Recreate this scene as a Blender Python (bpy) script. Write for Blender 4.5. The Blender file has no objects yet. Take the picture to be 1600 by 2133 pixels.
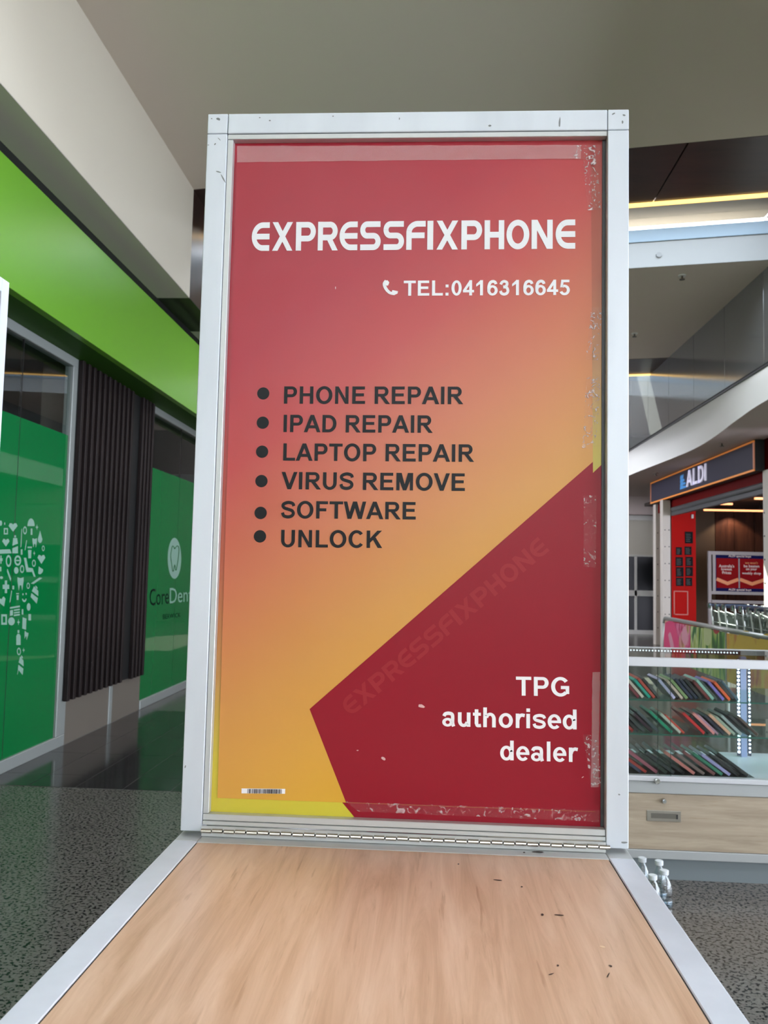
import bpy, bmesh, math, random
from mathutils import Vector, Matrix
random.seed(7)
SC = bpy.context.scene
COL = SC.collection
PI = math.pi

# ------------------------------------------------------------------ camera
F = 1725.0                      # focal length in pixels of the 1600x2133 frame
EYE = 1.366                     # lens height above the mall floor
d1 = Vector((100, 128.5, F)); d2 = d1 + Vector((1000, 22, 0))
AY = d1.normalized(); AZ = -(d1.cross(d2)).normalized(); AX = AY.cross(AZ)
M = Matrix((AX, AY, AZ))        # camera (x right, y down, z forward) -> world
cam_data = bpy.data.cameras.new('camera'); cam = bpy.data.objects.new('camera', cam_data)
COL.objects.link(cam); SC.camera = cam
cam_data.sensor_fit = 'HORIZONTAL'; cam_data.sensor_width = 36.0
cam_data.lens = F / 1600 * 36.0
cam_data.clip_start = 0.02
c0, c1, c2 = M.col[0], M.col[1], M.col[2]
cam.matrix_world = Matrix(((c0[0], -c1[0], -c2[0], 0), (c0[1], -c1[1], -c2[1], 0),
                           (c0[2], -c1[2], -c2[2], EYE), (0, 0, 0, 1)))
cam_data.dof.use_dof = True
cam_data.dof.focus_distance = 1.2
cam_data.dof.aperture_fstop = cam_data.lens / 2.0     # 2 mm pupil


def at(px, py, X=None, Y=None, Z=None):
    """point of the place seen at a pixel, on the plane X=, Y= or Z="""
    r = M @ Vector((px - 800, py - 1066.5, F))
    t = X / r.x if X is not None else (Y / r.y if Y is not None else (Z - EYE) / r.z)
    p = r * t
    return Vector((p.x, p.y, p.z + EYE))


# ------------------------------------------------------------------ sky, sun, exposure
world = bpy.data.worlds.new('sky'); SC.world = world; world.use_nodes = True
bg = world.node_tree.nodes['Background']
bg.inputs[0].default_value = (0.845, 0.855, 1.0, 1)
bg.inputs[1].default_value = 9.6
sun_d = bpy.data.lights.new('sun', 'SUN'); sun = bpy.data.objects.new('sun', sun_d); COL.objects.link(sun)
sun_d.energy = 22.0; sun_d.angle = math.radians(0.6); sun_d.color = (1.0, 0.96, 0.88)
sun.rotation_euler = Vector((0.5, -0.82, -1.0)).to_track_quat('-Z', 'Y').to_euler()
SC.view_settings.view_transform = 'Standard'; SC.view_settings.look = 'None'
SC.view_settings.gamma = 1.0; SC.view_settings.use_curve_mapping = False
SC.view_settings.exposure = 0.40
SC.cycles.max_bounces = 9; SC.cycles.diffuse_bounces = 5; SC.cycles.glossy_bounces = 5
SC.cycles.transmission_bounces = 8; SC.cycles.transparent_max_bounces = 12
SC.cycles.adaptive_threshold = 0.03
SC.cycles.sample_clamp_indirect = 8.0
SC.cycles.caustics_refractive = False; SC.cycles.caustics_reflective = False


def portal(name, loc, sx, sy, direction):
    d = bpy.data.lights.new(name, 'AREA'); d.shape = 'RECTANGLE'; d.size = sx; d.size_y = sy
    d.cycles.is_portal = True
    o = bpy.data.objects.new(name, d); COL.objects.link(o); o.location = loc
    o.rotation_euler = Vector(direction).to_track_quat('-Z', 'Y').to_euler()


ZC = 4.91; XCL = -2.295; XWR = 3.73; SLOPE = -0.18      # ceiling, cream wall, right wall, skew of the ceiling bands


def edge(off, x): return 6.995 + off + SLOPE * x


for k in range(-2, 2):
    o = 7.0 * k
    portal('sky_portal', (0.7, edge(o + 1.75, 0.7), 5.66), 6.2, 1.2, (0, 0, -1))
portal('end_window_portal', (0.72, -8.3, 4.02), 5.95, 1.65, (0, 1, 0))
portal('side_glazing_portal', (4.85, 0.6, 1.6), 13.2, 3.2, (-1, 0, 0))


# ------------------------------------------------------------------ materials
def lin(c):
    f = lambda v: v / 12.92 if v <= 0.04045 else ((v + 0.055) / 1.055) ** 2.4
    return tuple(f(v / 255.0) for v in c) + (1,)


MATS = {}


def mat(name, rgb, rough=0.5, metal=0.0, spec=0.5, coat=0.0, noise=None, bump=None, emit=None, trans=0.0, ior=1.5, alpha=1.0):
    """rgb in display values; noise=(scale, rgb2, lo, hi, stretch); bump=(scale, strength)"""
    if name in MATS: return MATS[name]
    m = bpy.data.materials.new(name); m.use_nodes = True; nt = m.node_tree; b = nt.nodes['Principled BSDF']
    b.inputs['Base Color'].default_value = lin(rgb)
    b.inputs['Roughness'].default_value = rough; b.inputs['Metallic'].default_value = metal
    b.inputs['Specular IOR Level'].default_value = spec; b.inputs['Coat Weight'].default_value = coat
    b.inputs['Coat Roughness'].default_value = 0.08
    b.inputs['Transmission Weight'].default_value = trans; b.inputs['IOR'].default_value = ior
    b.inputs['Alpha'].default_value = alpha
    if emit:
        b.inputs['Emission Color'].default_value = lin(emit[0]); b.inputs['Emission Strength'].default_value = emit[1]
    tc = nt.nodes.new('ShaderNodeTexCoord')
    if noise:
        sc, c2_, lo, hi, st = noise
        mp = nt.nodes.new('ShaderNodeMapping'); mp.inputs['Scale'].default_value = st
        nt.links.new(tc.outputs['Object'], mp.inputs[0])
        n = nt.nodes.new('ShaderNodeTexNoise'); n.inputs['Scale'].default_value = sc; n.inputs['Detail'].default_value = 4
        nt.links.new(mp.outputs[0], n.inputs['Vector'])
        r = nt.nodes.new('ShaderNodeValToRGB'); r.color_ramp.elements[0].position = lo; r.color_ramp.elements[1].position = hi
        r.color_ramp.elements[0].color = lin(c2_); r.color_ramp.elements[1].color = lin(rgb)
        nt.links.new(n.outputs['Fac'], r.inputs[0]); nt.links.new(r.outputs[0], b.inputs['Base Color'])
    if bump:
        n2 = nt.nodes.new('ShaderNodeTexNoise'); n2.inputs['Scale'].default_value = bump[0]; n2.inputs['Detail'].default_value = 3
        nt.links.new(tc.outputs['Object'], n2.inputs['Vector'])
        bp = nt.nodes.new('ShaderNodeBump'); bp.inputs['Strength'].default_value = bump[1]; bp.inputs['Distance'].default_value = 0.01
        nt.links.new(n2.outputs['Fac'], bp.inputs['Height']); nt.links.new(bp.outputs[0], b.inputs['Normal'])
    MATS[name] = m
    return m


def glass(name, tint=(1, 1, 1), rough=0.0, base=0.0):
    """thin architectural glass: see-through with Fresnel reflection"""
    if name in MATS: return MATS[name]
    m = bpy.data.materials.new(name); m.use_nodes = True; nt = m.node_tree; nt.nodes.clear()
    out = nt.nodes.new('ShaderNodeOutputMaterial'); mix = nt.nodes.new('ShaderNodeMixShader')
    t = nt.nodes.new('ShaderNodeBsdfTransparent'); t.inputs[0].default_value = (*tint, 1)
    g = nt.nodes.new('ShaderNodeBsdfGlossy'); g.inputs['Roughness'].default_value = rough
    fr = nt.nodes.new('ShaderNodeFresnel'); fr.inputs[0].default_value = 1.5
    ad = nt.nodes.new('ShaderNodeMath'); ad.operation = 'ADD'; ad.inputs[1].default_value = base; ad.use_clamp = True
    ge = nt.nodes.new('ShaderNodeNewGeometry'); inv = nt.nodes.new('ShaderNodeMath'); inv.operation = 'SUBTRACT'; inv.inputs[0].default_value = 1.0
    mu = nt.nodes.new('ShaderNodeMath'); mu.operation = 'MULTIPLY'
    nt.links.new(ge.outputs['Backfacing'], inv.inputs[1]); nt.links.new(fr.outputs[0], ad.inputs[0])
    nt.links.new(ad.outputs[0], mu.inputs[0]); nt.links.new(inv.outputs[0], mu.inputs[1]); nt.links.new(mu.outputs[0], mix.inputs[0])
    nt.links.new(t.outputs[0], mix.inputs[1]); nt.links.new(g.outputs[0], mix.inputs[2]); nt.links.new(mix.outputs[0], out.inputs[0])
    MATS[name] = m
    return m


def tape_mat(name, opac, scale, crinkle):
    m = bpy.data.materials.new(name); m.use_nodes = True; nt = m.node_tree; nt.nodes.clear()
    out = nt.nodes.new('ShaderNodeOutputMaterial'); mix = nt.nodes.new('ShaderNodeMixShader'); mix.inputs[0].default_value = opac
    t = nt.nodes.new('ShaderNodeBsdfTransparent')
    g = nt.nodes.new('ShaderNodeBsdfPrincipled'); g.inputs['Base Color'].default_value = (0.95, 0.82, 0.84, 1); g.inputs['Roughness'].default_value = 0.12
    g.inputs['Specular IOR Level'].default_value = 1.0
    tc = nt.nodes.new('ShaderNodeTexCoord'); n = nt.nodes.new('ShaderNodeTexNoise'); n.inputs['Scale'].default_value = scale
    n.inputs['Detail'].default_value = 3; n.inputs['Distortion'].default_value = 1.5
    bp = nt.nodes.new('ShaderNodeBump'); bp.inputs['Strength'].default_value = crinkle; bp.inputs['Distance'].default_value = 0.01
    nt.links.new(tc.outputs['Object'], n.inputs['Vector']); nt.links.new(n.outputs['Fac'], bp.inputs['Height'])
    nt.links.new(bp.outputs[0], g.inputs['Normal'])
    if crinkle > 0.5:      # pale flecks put the glints of lifted, creased film into the colour
        r = nt.nodes.new('ShaderNodeValToRGB'); r.color_ramp.elements[0].position = 0.55; r.color_ramp.elements[1].position = 0.68
        r.color_ramp.elements[0].color = (0.035, 0.035, 0.035, 1); r.color_ramp.elements[1].color = (opac, opac, opac, 1)
        nt.links.new(n.outputs['Fac'], r.inputs[0]); nt.links.new(r.outputs[0], mix.inputs[0])
    nt.links.new(t.outputs[0], mix.inputs[1]); nt.links.new(g.outputs[0], mix.inputs[2]); nt.links.new(mix.outputs[0], out.inputs[0])
    return m


def ramp_mat(name, stops, axis_a, axis_b, rough, bump=None, grain=0.0):
    """print whose colour runs along a direction of the sheet: t = axis_a . p + axis_b"""
    m = bpy.data.materials.new(name); m.use_nodes = True; nt = m.node_tree; b = nt.nodes['Principled BSDF']
    b.inputs['Roughness'].default_value = rough; b.inputs['Specular IOR Level'].default_value = 0.5
    tc = nt.nodes.new('ShaderNodeTexCoord'); dp = nt.nodes.new('ShaderNodeVectorMath'); dp.operation = 'DOT_PRODUCT'
    dp.inputs[1].default_value = axis_a
    ad = nt.nodes.new('ShaderNodeMath'); ad.operation = 'ADD'; ad.inputs[1].default_value = axis_b
    r = nt.nodes.new('ShaderNodeValToRGB')
    el = r.color_ramp.elements
    el[0].position, el[0].color = stops[0][0], lin(stops[0][1])
    el[1].position, el[1].color = stops[-1][0], lin(stops[-1][1])
    for p, c in stops[1:-1]:
        e = el.new(p); e.color = lin(c)
    nt.links.new(tc.outputs['Object'], dp.inputs[0]); nt.links.new(dp.outputs['Value'], ad.inputs[0])
    nt.links.new(ad.outputs[0], r.inputs[0]); nt.links.new(r.outputs[0], b.inputs['Base Color'])
    if bump:
        n = nt.nodes.new('ShaderNodeTexNoise'); n.inputs['Scale'].default_value = bump[0]; n.inputs['Detail'].default_value = 2
        nt.links.new(tc.outputs['Object'], n.inputs['Vector'])
        bp = nt.nodes.new('ShaderNodeBump'); bp.inputs['Strength'].default_value = bump[1]; bp.inputs['Distance'].default_value = 0.02
        nt.links.new(n.outputs['Fac'], bp.inputs['Height']); nt.links.new(bp.outputs[0], b.inputs['Normal'])
    return m


def wood_mat(name, ca, cb, cc, stretch, rough, streak=0.5):
    m = bpy.data.materials.new(name); m.use_nodes = True; nt = m.node_tree; b = nt.nodes['Principled BSDF']
    b.inputs['Roughness'].default_value = rough
    tc = nt.nodes.new('ShaderNodeTexCoord'); mp = nt.nodes.new('ShaderNodeMapping'); mp.inputs['Scale'].default_value = stretch
    nt.links.new(tc.outputs['Object'], mp.inputs[0])
    n = nt.nodes.new('ShaderNodeTexNoise'); n.inputs['Scale'].default_value = 1.0; n.inputs['Detail'].default_value = 8
    n.inputs['Roughness'].default_value = 0.65; n.inputs['Distortion'].default_value = 0.6
    nt.links.new(mp.outputs[0], n.inputs['Vector'])
    r = nt.nodes.new('ShaderNodeValToRGB'); el = r.color_ramp.elements
    el[0].position, el[0].color = 0.3, lin(ca); el[1].position, el[1].color = 0.72, lin(cc)
    e = el.new(0.5); e.color = lin(cb)
    nt.links.new(n.outputs['Fac'], r.inputs[0])
    mp2 = nt.nodes.new('ShaderNodeMapping'); mp2.inputs['Scale'].default_value = tuple(s * 2.7 for s in stretch)
    nt.links.new(tc.outputs['Object'], mp2.inputs[0])
    n2 = nt.nodes.new('ShaderNodeTexNoise'); n2.inputs['Scale'].default_value = 1.0; n2.inputs['Detail'].default_value = 5
    nt.links.new(mp2.outputs[0], n2.inputs['Vector'])
    r2 = nt.nodes.new('ShaderNodeValToRGB'); r2.color_ramp.elements[0].position = 0.24; r2.color_ramp.elements[1].position = 0.36
    r2.color_ramp.elements[0].color = (streak, streak * 0.9, streak * 0.8, 1); r2.color_ramp.elements[1].color = (1, 1, 1, 1)
    nt.links.new(n2.outputs['Fac'], r2.inputs[0])
    mx = nt.nodes.new('ShaderNodeMix'); mx.data_type = 'RGBA'; mx.blend_type = 'MULTIPLY'; mx.inputs[0].default_value = 1.0
    nt.links.new(r.outputs[0], mx.inputs[6]); nt.links.new(r2.outputs[0], mx.inputs[7])
    nt.links.new(mx.outputs[2], b.inputs['Base Color'])
    MATS[name] = m
    return m


# ------------------------------------------------------------------ mesh helpers
def link(name, me, m, parent=None):
    o = bpy.data.objects.new(name, me); COL.objects.link(o)
    if m is not None and len(me.materials) == 0: me.materials.append(m)
    if parent is not None:
        o.parent = parent
        o.matrix_parent_inverse = Matrix.Translation(-base_of(parent)) if base_of(parent) is not None else Matrix()
    return o


BASE = {}


def base_of(o): return BASE.get(o.name, Vector((0, 0, 0)))


def mesh(name, verts, faces, m, parent=None, smooth=False):
    me = bpy.data.meshes.new(name); me.from_pydata([tuple(v) for v in verts], [], faces); me.update()
    if smooth:
        for p in me.polygons: p.use_smooth = True
    return link(name, me, m, parent)


def bm_obj(name, bm, m, parent=None, smooth=False):
    bmesh.ops.recalc_face_normals(bm, faces=bm.faces)
    me = bpy.data.meshes.new(name); bm.to_mesh(me); bm.free()
    if smooth:
        for p in me.polygons: p.use_smooth = True
    return link(name, me, m, parent)


def add_box(bm, x0, x1, y0, y1, z0, z1, bev=0.0, seg=1, mtx=None):
    mt = Matrix.Translation(((x0 + x1) / 2, (y0 + y1) / 2, (z0 + z1) / 2)) @ Matrix.Diagonal((abs(x1 - x0), abs(y1 - y0), abs(z1 - z0), 1))
    r = bmesh.ops.create_cube(bm, size=1.0, matrix=(mtx @ mt) if mtx else mt)
    if bev > 0:
        vs = set(r['verts']); es = [e for e in bm.edges if e.verts[0] in vs and e.verts[1] in vs]
        bmesh.ops.bevel(bm, geom=es, offset=bev, segments=seg, affect='EDGES', profile=0.5)


def box(name, m, x0, x1, y0, y1, z0, z1, parent=None, bev=0.0, seg=1):
    bm = bmesh.new(); add_box(bm, x0, x1, y0, y1, z0, z1, bev, seg)
    return bm_obj(name, bm, m, parent)


def add_cyl(bm, a, b, r, r2=None, n=10):
    a, b = Vector(a), Vector(b); d = b - a
    q = d.to_track_quat('Z', 'Y').to_matrix().to_4x4()
    bmesh.ops.create_cone(bm, cap_ends=True, segments=n, radius1=r, radius2=r if r2 is None else r2, depth=d.length,
                          matrix=Matrix.Translation((a + b) / 2) @ q)


def cyl(name, m, a, b, r, parent=None, n=12, r2=None):
    bm = bmesh.new(); add_cyl(bm, a, b, r, r2, n)
    return bm_obj(name, bm, m, parent)


def add_lathe(bm, c, prof, n=16):
    rings = []
    for r, z in prof:
        rings.append([bm.verts.new((c[0] + r * math.cos(2 * PI * k / n), c[1] + r * math.sin(2 * PI * k / n), c[2] + z)) for k in range(n)])
    for a, b in zip(rings, rings[1:]):
        for k in range(n): bm.faces.new((a[k], a[(k + 1) % n], b[(k + 1) % n], b[k]))
    bm.faces.new(rings[0][::-1]); bm.faces.new(rings[-1])


def thing(name, label, cat, loc=(0, 0, 0), group=None, kind=None):
    o = bpy.data.objects.new(name, None); COL.objects.link(o); o.location = loc; o.empty_display_size = 0.05
    BASE[o.name] = Vector(loc)
    if label: o['label'] = label
    if cat: o['category'] = cat
    if group: o['group'] = group
    if kind: o['kind'] = kind
    return o


def tag(o, label, cat=None, group=None, kind=None):
    o['label'] = label
    if cat: o['category'] = cat
    if group: o['group'] = group
    if kind: o['kind'] = kind
    return o


def struct(o, label=None, cat=None):
    o['kind'] = 'structure'
    if label: o['label'] = label
    if cat: o['category'] = cat
    return o


# ------------------------------------------------------------------ lettering
def arc(cx, cy, ro, ri, a0, a1, n=20):
    """ring segment as quads; ro, ri = (rx, ry)"""
    qs = []
    for k in range(n):
        t0 = math.radians(a0 + (a1 - a0) * k / n); t1 = math.radians(a0 + (a1 - a0) * (k + 1) / n)
        p = lambda r, t: (cx + r[0] * math.cos(t), cy + r[1] * math.sin(t))
        qs.append([p(ro, t0), p(ro, t1), p(ri, t1), p(ri, t0)])
    return qs


def R(x0, y0, x1, y1): return [[(x0, y0), (x1, y0), (x1, y1), (x0, y1)]]


def spline(pts, n=6):
    out = []
    P_ = [pts[0]] + list(pts) + [pts[-1]]
    for i in range(1, len(P_) - 2):
        a, b, c, d = P_[i - 1], P_[i], P_[i + 1], P_[i + 2]
        for k in range(n):
            t = k / n
            out.append(tuple(0.5 * ((2 * b[j]) + (-a[j] + c[j]) * t + (2 * a[j] - 5 * b[j] + 4 * c[j] - d[j]) * t * t + (-a[j] + 3 * b[j] - 3 * c[j] + d[j]) * t ** 3) for j in (0, 1)))
    out.append(pts[-1])
    return out


def stroke(pts, w, smooth=True, n=6):
    p = spline(pts, n) if smooth else list(pts)
    L, Rr = [], []
    for i in range(len(p)):
        a = p[max(i - 1, 0)]; b = p[min(i + 1, len(p) - 1)]
        dx, dy = b[0] - a[0], b[1] - a[1]; l = math.hypot(dx, dy) or 1
        nx, ny = -dy / l * w / 2, dx / l * w / 2
        if not smooth and 0 < i < len(p) - 1:      # mitre
            u = (p[i][0] - a[0], p[i][1] - a[1]); v = (b[0] - p[i][0], b[1] - p[i][1])
            lu = math.hypot(*u); lv = math.hypot(*v)
            n1 = (-u[1] / lu, u[0] / lu); n2 = (-v[1] / lv, v[0] / lv)
            mx, my = n1[0] + n2[0], n1[1] + n2[1]; k = (w / 2) / max(0.2, (1 + n1[0] * n2[0] + n1[1] * n2[1]))
            nx, ny = mx * k, my * k
        L.append((p[i][0] + nx, p[i][1] + ny)); Rr.append((p[i][0] - nx, p[i][1] - ny))
    return [[L[i], L[i + 1], Rr[i + 1], Rr[i]] for i in range(len(p) - 1)]


S_PATH = [(575, 505), (525, 610), (345, 655), (165, 600), (118, 512), (185, 425), (345, 372), (505, 312), (560, 205), (500, 105), (345, 58), (165, 102), (105, 232)]
G = {
    'I': (278, R(68, 0, 212, 716)), 'L': (611, R(73, 0, 217, 716) + R(73, 0, 583, 121)),
    'T': (611, R(21, 595, 590, 716) + R(233, 0, 378, 716)),
    'E': (667, R(73, 0, 218, 716) + R(73, 595, 604, 716) + R(73, 314, 567, 434) + R(73, 0, 617, 121)),
    'F': (611, R(74, 0, 218, 716) + R(74, 595, 565, 716) + R(74, 304, 498, 425)),
    'H': (722, R(73, 0, 217, 716) + R(506, 0, 650, 716) + R(73, 310, 650, 432)),
    'P': (667, R(73, 0, 217, 716) + R(73, 595, 400, 716) + R(73, 270, 400, 391) + arc(400, 493, (222, 223), (76, 102), -90, 90)),
    'R': (722, R(73, 0, 217, 716) + R(73, 595, 440, 716) + R(73, 300, 440, 415) + arc(440, 508, (210, 208), (66, 90), -90, 90) + [[(300, 305), (470, 320), (718, 0), (545, 0)]]),
    'A': (722, [[(0, 0), (153, 0), (431, 716), (279, 716)], [(718, 0), (561, 0), (279, 716), (431, 716)]] + R(170, 162, 545, 283)),
    'V': (667, [[(0, 716), (157, 716), (410, 0), (256, 0)], [(667, 716), (512, 716), (256, 0), (410, 0)]]),
    'W': (944, [[(0, 716), (148, 716), (328, 0), (171, 0)], [(171, 0), (328, 0), (559, 716), (387, 716)], [(387, 716), (559, 716), (767, 0), (613, 0)], [(613, 0), (767, 0), (941, 716), (795, 716)]]),
    'M': (833, R(71, 0, 205, 716) + R(628, 0, 762, 716) + [[(71, 716), (287, 716), (486, 0), (347, 0)], [(762, 716), (545, 716), (347, 0), (486, 0)]]),
    'N': (722, R(73, 0, 207, 716) + R(507, 0, 641, 716) + [[(73, 716), (214, 716), (641, 0), (496, 0)]]),
    'K': (722, R(73, 0, 218, 716) + [[(218, 398), (510, 716), (704, 716), (218, 215)], [(335, 334), (440, 440), (719, 0), (532, 0)]]),
    'O': (778, arc(389, 358, (346, 370), (197, 247), 0, 360, 40)),
    'C': (722, arc(380, 358, (333, 370), (185, 247), 40, 322, 32)),
    'G': (778, arc(390, 358, (346, 370), (197, 247), 38, 318, 32) + R(405, 269, 712, 390) + R(580, 90, 712, 390)),
    'D': (722, R(72, 0, 217, 716) + R(72, 595, 340, 716) + R(72, 0, 340, 121) + arc(340, 358, (335, 358), (188, 237), -90, 90)),
    'U': (722, R(72, 276, 216, 716) + R(505, 276, 649, 716) + arc(360.5, 280, (288.5, 292), (144.5, 171), 180, 360)),
    'S': (667, stroke(S_PATH, 132)),
    'B': (722, R(73, 0, 217, 716) + R(73, 595, 420, 716) + R(73, 310, 440, 420) + R(73, 0, 440, 121) + arc(420, 535, (215, 181), (75, 64), -90, 90) + arc(440, 205, (225, 205), (80, 88), -90, 90)),
    '0': (556, arc(277, 355, (238, 362), (98, 245), 0, 360, 36)),
    '1': (556, [[(257, 0), (394, 0), (394, 718), (257, 718)], [(79, 410), (79, 530), (283, 718), (300, 718), (300, 560)]]),
    '3': (556, stroke([(108, 505), (165, 612), (275, 655), (385, 605), (398, 512), (345, 425), (225, 388)], 128) + stroke([(225, 388), (380, 362), (440, 215), (390, 95), (270, 50), (145, 92), (95, 205)], 132)),
    '4': (556, R(19, 144, 537, 262) + R(312, 0, 444, 718) + [[(19, 245), (165, 245), (390, 580), (390, 718), (330, 718)]]),
    '5': (556, R(120, 592, 500, 713) + [[(130, 713), (245, 713), (200, 370), (72, 350)]] + arc(272, 232, (245, 248), (105, 130), -158, 128, 28)),
    '6': (556, arc(282, 232, (242, 244), (102, 132), 0, 360, 32) + stroke([(108, 232), (112, 430), (178, 595), (300, 655), (405, 612), (442, 525)], 136)),
    ':': (333, R(95, 383, 235, 519) + R(95, 0, 235, 137)),
    'a': (556, stroke([(98, 365), (145, 447), (275, 474), (395, 440), (424, 345), (424, 130), (462, 0)], 128) + arc(238, 148, (205, 160), (78, 66), 0, 360, 24)),
    'd': (611, arc(272, 259, (238, 271), (104, 160), 0, 360, 28) + R(410, 0, 547, 716)),
    'e': (556, arc(280, 259, (250, 271), (115, 165), 0, 318, 28) + R(80, 210, 528, 303)),
    'h': (611, R(72, 0, 209, 716) + arc(330, 300, (212, 231), (75, 118), 0, 165, 20) + R(405, 0, 542, 305)),
    'i': (278, R(72, 0, 209, 519) + R(72, 589, 209, 716)), 'l': (278, R(72, 0, 209, 716)),
    'o': (611, arc(306, 259, (265, 271), (125, 160), 0, 360, 30)),
    'r': (389, R(66, 0, 203, 519) + stroke([(150, 300), (195, 410), (285, 468), (400, 452)], 122)),
    's': (556, stroke([(x * 0.83 - 5, y * 0.72 + 1) for x, y in S_PATH], 112)),
    't': (333, R(85, 110, 222, 640) + R(18, 409, 317, 519) + stroke([(153, 140), (175, 62), (240, 50), (322, 58)], 118)),
    'u': (611, R(66, 215, 203, 519) + R(400, 0, 537, 519) + arc(278, 219, (212, 231), (75, 118), 180, 345, 20)),
    ' ': (278, []),
}
# rounded square display letters in a unit box (x 0..1, y 0..1), stroke about a fifth
W_ = 0.2
ELEFT = arc(0.62, 0.5, (0.62, 0.5), (0.36, 0.30), 90, 270, 20)
XG = {
    'E': (0.64, ELEFT + R(0.60, 0.8, 1, 1) + R(0.12, 0.4, 1, 0.6) + R(0.60, 0, 1, 0.2)),
    'X': (0.73, [[(0, 0), (0.27, 0), (1.0, 1), (0.73, 1)], [(0, 1), (0.27, 1), (1.0, 0), (0.73, 0)]]),
    'P': (0.71, R(0, 0, 0.27, 1) + R(0, 0.8, 0.6, 1) + R(0, 0.32, 0.6, 0.52) + arc(0.6, 0.66, (0.4, 0.34), (0.14, 0.14), -90, 90, 16)),
    'R': (0.72, R(0, 0, 0.25, 1) + R(0, 0.8, 0.6, 1) + R(0, 0.35, 0.6, 0.55) + arc(0.6, 0.675, (0.38, 0.325), (0.13, 0.125), -90, 90, 16) + [[(0.42, 0.42), (0.70, 0.42), (1, 0), (0.72, 0)]]),
    'S': (0.75, R(0.35, 0.8, 0.98, 1) + arc(0.35, 0.7, (0.33, 0.3), (0.09, 0.1), 90, 270, 14) + R(0.35, 0.4, 0.65, 0.6) + arc(0.65, 0.3, (0.35, 0.3), (0.1, 0.1), -90, 90, 14) + R(0.03, 0, 0.65, 0.2)),
    'F': (0.69, R(0, 0, 0.28, 0.6) + arc(0.6, 0.6, (0.6, 0.4), (0.32, 0.2), 90, 180, 14) + R(0.6, 0.8, 1, 1) + R(0.1, 0.4, 0.95, 0.6)),
    'I': (0.2, R(0, 0, 1, 1)),
    'H': (0.68, R(0, 0, 0.28, 1) + R(0.72, 0, 1, 1) + R(0, 0.4, 1, 0.6)),
    'O': (0.79, arc(0.5, 0.5, (0.5, 0.51), (0.26, 0.31), 0, 360, 36)),
    'N': (0.73, R(0, 0, 0.26, 1) + R(0.74, 0, 1, 1) + [[(0, 1), (0.28, 1), (1, 0), (0.72, 0)]]),
}


def polys_text(s):
    x = 0; out = []
    for ch in s:
        w, ps = G[ch]
        out += [[(x + px, py) for px, py in p] for p in ps]
        x += w
    xs = [p[0] for q in out for p in q]
    return out, min(xs), max(xs)


def flat(name, polys, fn, m, parent):
    """2-D polygons mapped onto a surface by fn(u, v) -> point"""
    V, Fc = [], []
    for k, q in enumerate(polys):
        pts = [Vector(fn(*p)) for p in q]
        nrm = Vector((0, 0, 0))
        for a, b in zip(pts, pts[1:] + pts[:1]): nrm += a.cross(b)
        if nrm.length < 1e-12: continue
        nrm.normalize()
        eye = Vector((0, 0, EYE)) - pts[0]
        if nrm.dot(eye) < 0: pts.reverse(); nrm = -nrm
        i = len(V); V += [p + nrm * (0.000025 * (k % 9)) for p in pts]; Fc.append(list(range(i, i + len(pts))))
    return mesh(name, V, Fc, m, parent)


def text_polys(body, bold=0.0):
    """outline of the built-in font as triangles, width-normalised later"""
    cu = bpy.data.curves.new('tmp', 'FONT'); cu.body = body; cu.offset = bold; cu.resolution_u = 3
    o = bpy.data.objects.new('tmp', cu); COL.objects.link(o)
    dg = bpy.context.evaluated_depsgraph_get(); me = bpy.data.meshes.new_from_object(o.evaluated_get(dg))
    ps = [[(me.vertices[i].co.x, me.vertices[i].co.y) for i in p.vertices] for p in me.polygons]
    bpy.data.objects.remove(o); bpy.data.curves.remove(cu); bpy.data.meshes.remove(me)
    return ps


def bounds(ps):
    xs = [p[0] for q in ps for p in q]; ys = [p[1] for q in ps for p in q]
    return min(xs), max(xs), min(ys), max(ys)


def fit(ps, x0, x1, y0, y1):
    a, b, c, d = bounds(ps)
    return [[(x0 + (p[0] - a) / (b - a) * (x1 - x0), y0 + (p[1] - c) / (d - c) * (y1 - y0)) for p in q] for q in ps]


def circle(cx, cy, r, n=24, ry=None): return [[(cx + r * math.cos(2 * PI * k / n), cy + (ry or r) * math.sin(2 * PI * k / n)) for k in range(n)]]


# ------------------------------------------------------------------ shared materials
ALU = mat('anodised_aluminium', (226, 231, 240), rough=0.42, metal=0.2, noise=(14, (216, 221, 230), 0.3, 0.6, (1, 1, 0.2)))
ALU2 = mat('aluminium_bezel', (206, 208, 208), rough=0.42, metal=0.45)
DARK = mat('dark_channel', (62, 64, 66), rough=0.4, metal=0.3)
BLACK = mat('black_gap', (10, 10, 11), rough=0.6)
STEEL = mat('hinge_steel', (200, 192, 180), rough=0.25, metal=1.0)
CHROME = mat('chrome', (205, 208, 210), rough=0.15, metal=1.0)
WHITE = mat('white_paint', (226, 226, 222), rough=0.55)
CREAM = mat('cream_paint', (208, 200, 185), rough=0.7)
CEIL = mat('ceiling_paint', (208, 196, 182), rough=0.8)
SOFFIT = mat('soffit_paint', (190, 178, 172), rough=0.8, spec=0.2)
DWOOD = wood_mat('dark_timber', (34, 22, 20), (52, 34, 30), (66, 44, 38), (1.2, 6.0, 1.2), 0.28)
DWOODV = wood_mat('dark_timber_upright', (34, 22, 20), (52, 34, 30), (66, 44, 38), (6.0, 6.0, 1.0), 0.28)
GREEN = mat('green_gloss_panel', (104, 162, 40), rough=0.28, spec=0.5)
GREENF = mat('green_window_film', (6, 106, 52), rough=0.03, spec=0.25)
PALEVIN = mat('pale_vinyl', (138, 172, 157), rough=0.25)
GLASS = glass('clear_glass', (0.93, 0.97, 0.95))
SHELFG = glass('shelf_glass', (0.80, 0.95, 0.90))
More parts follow.
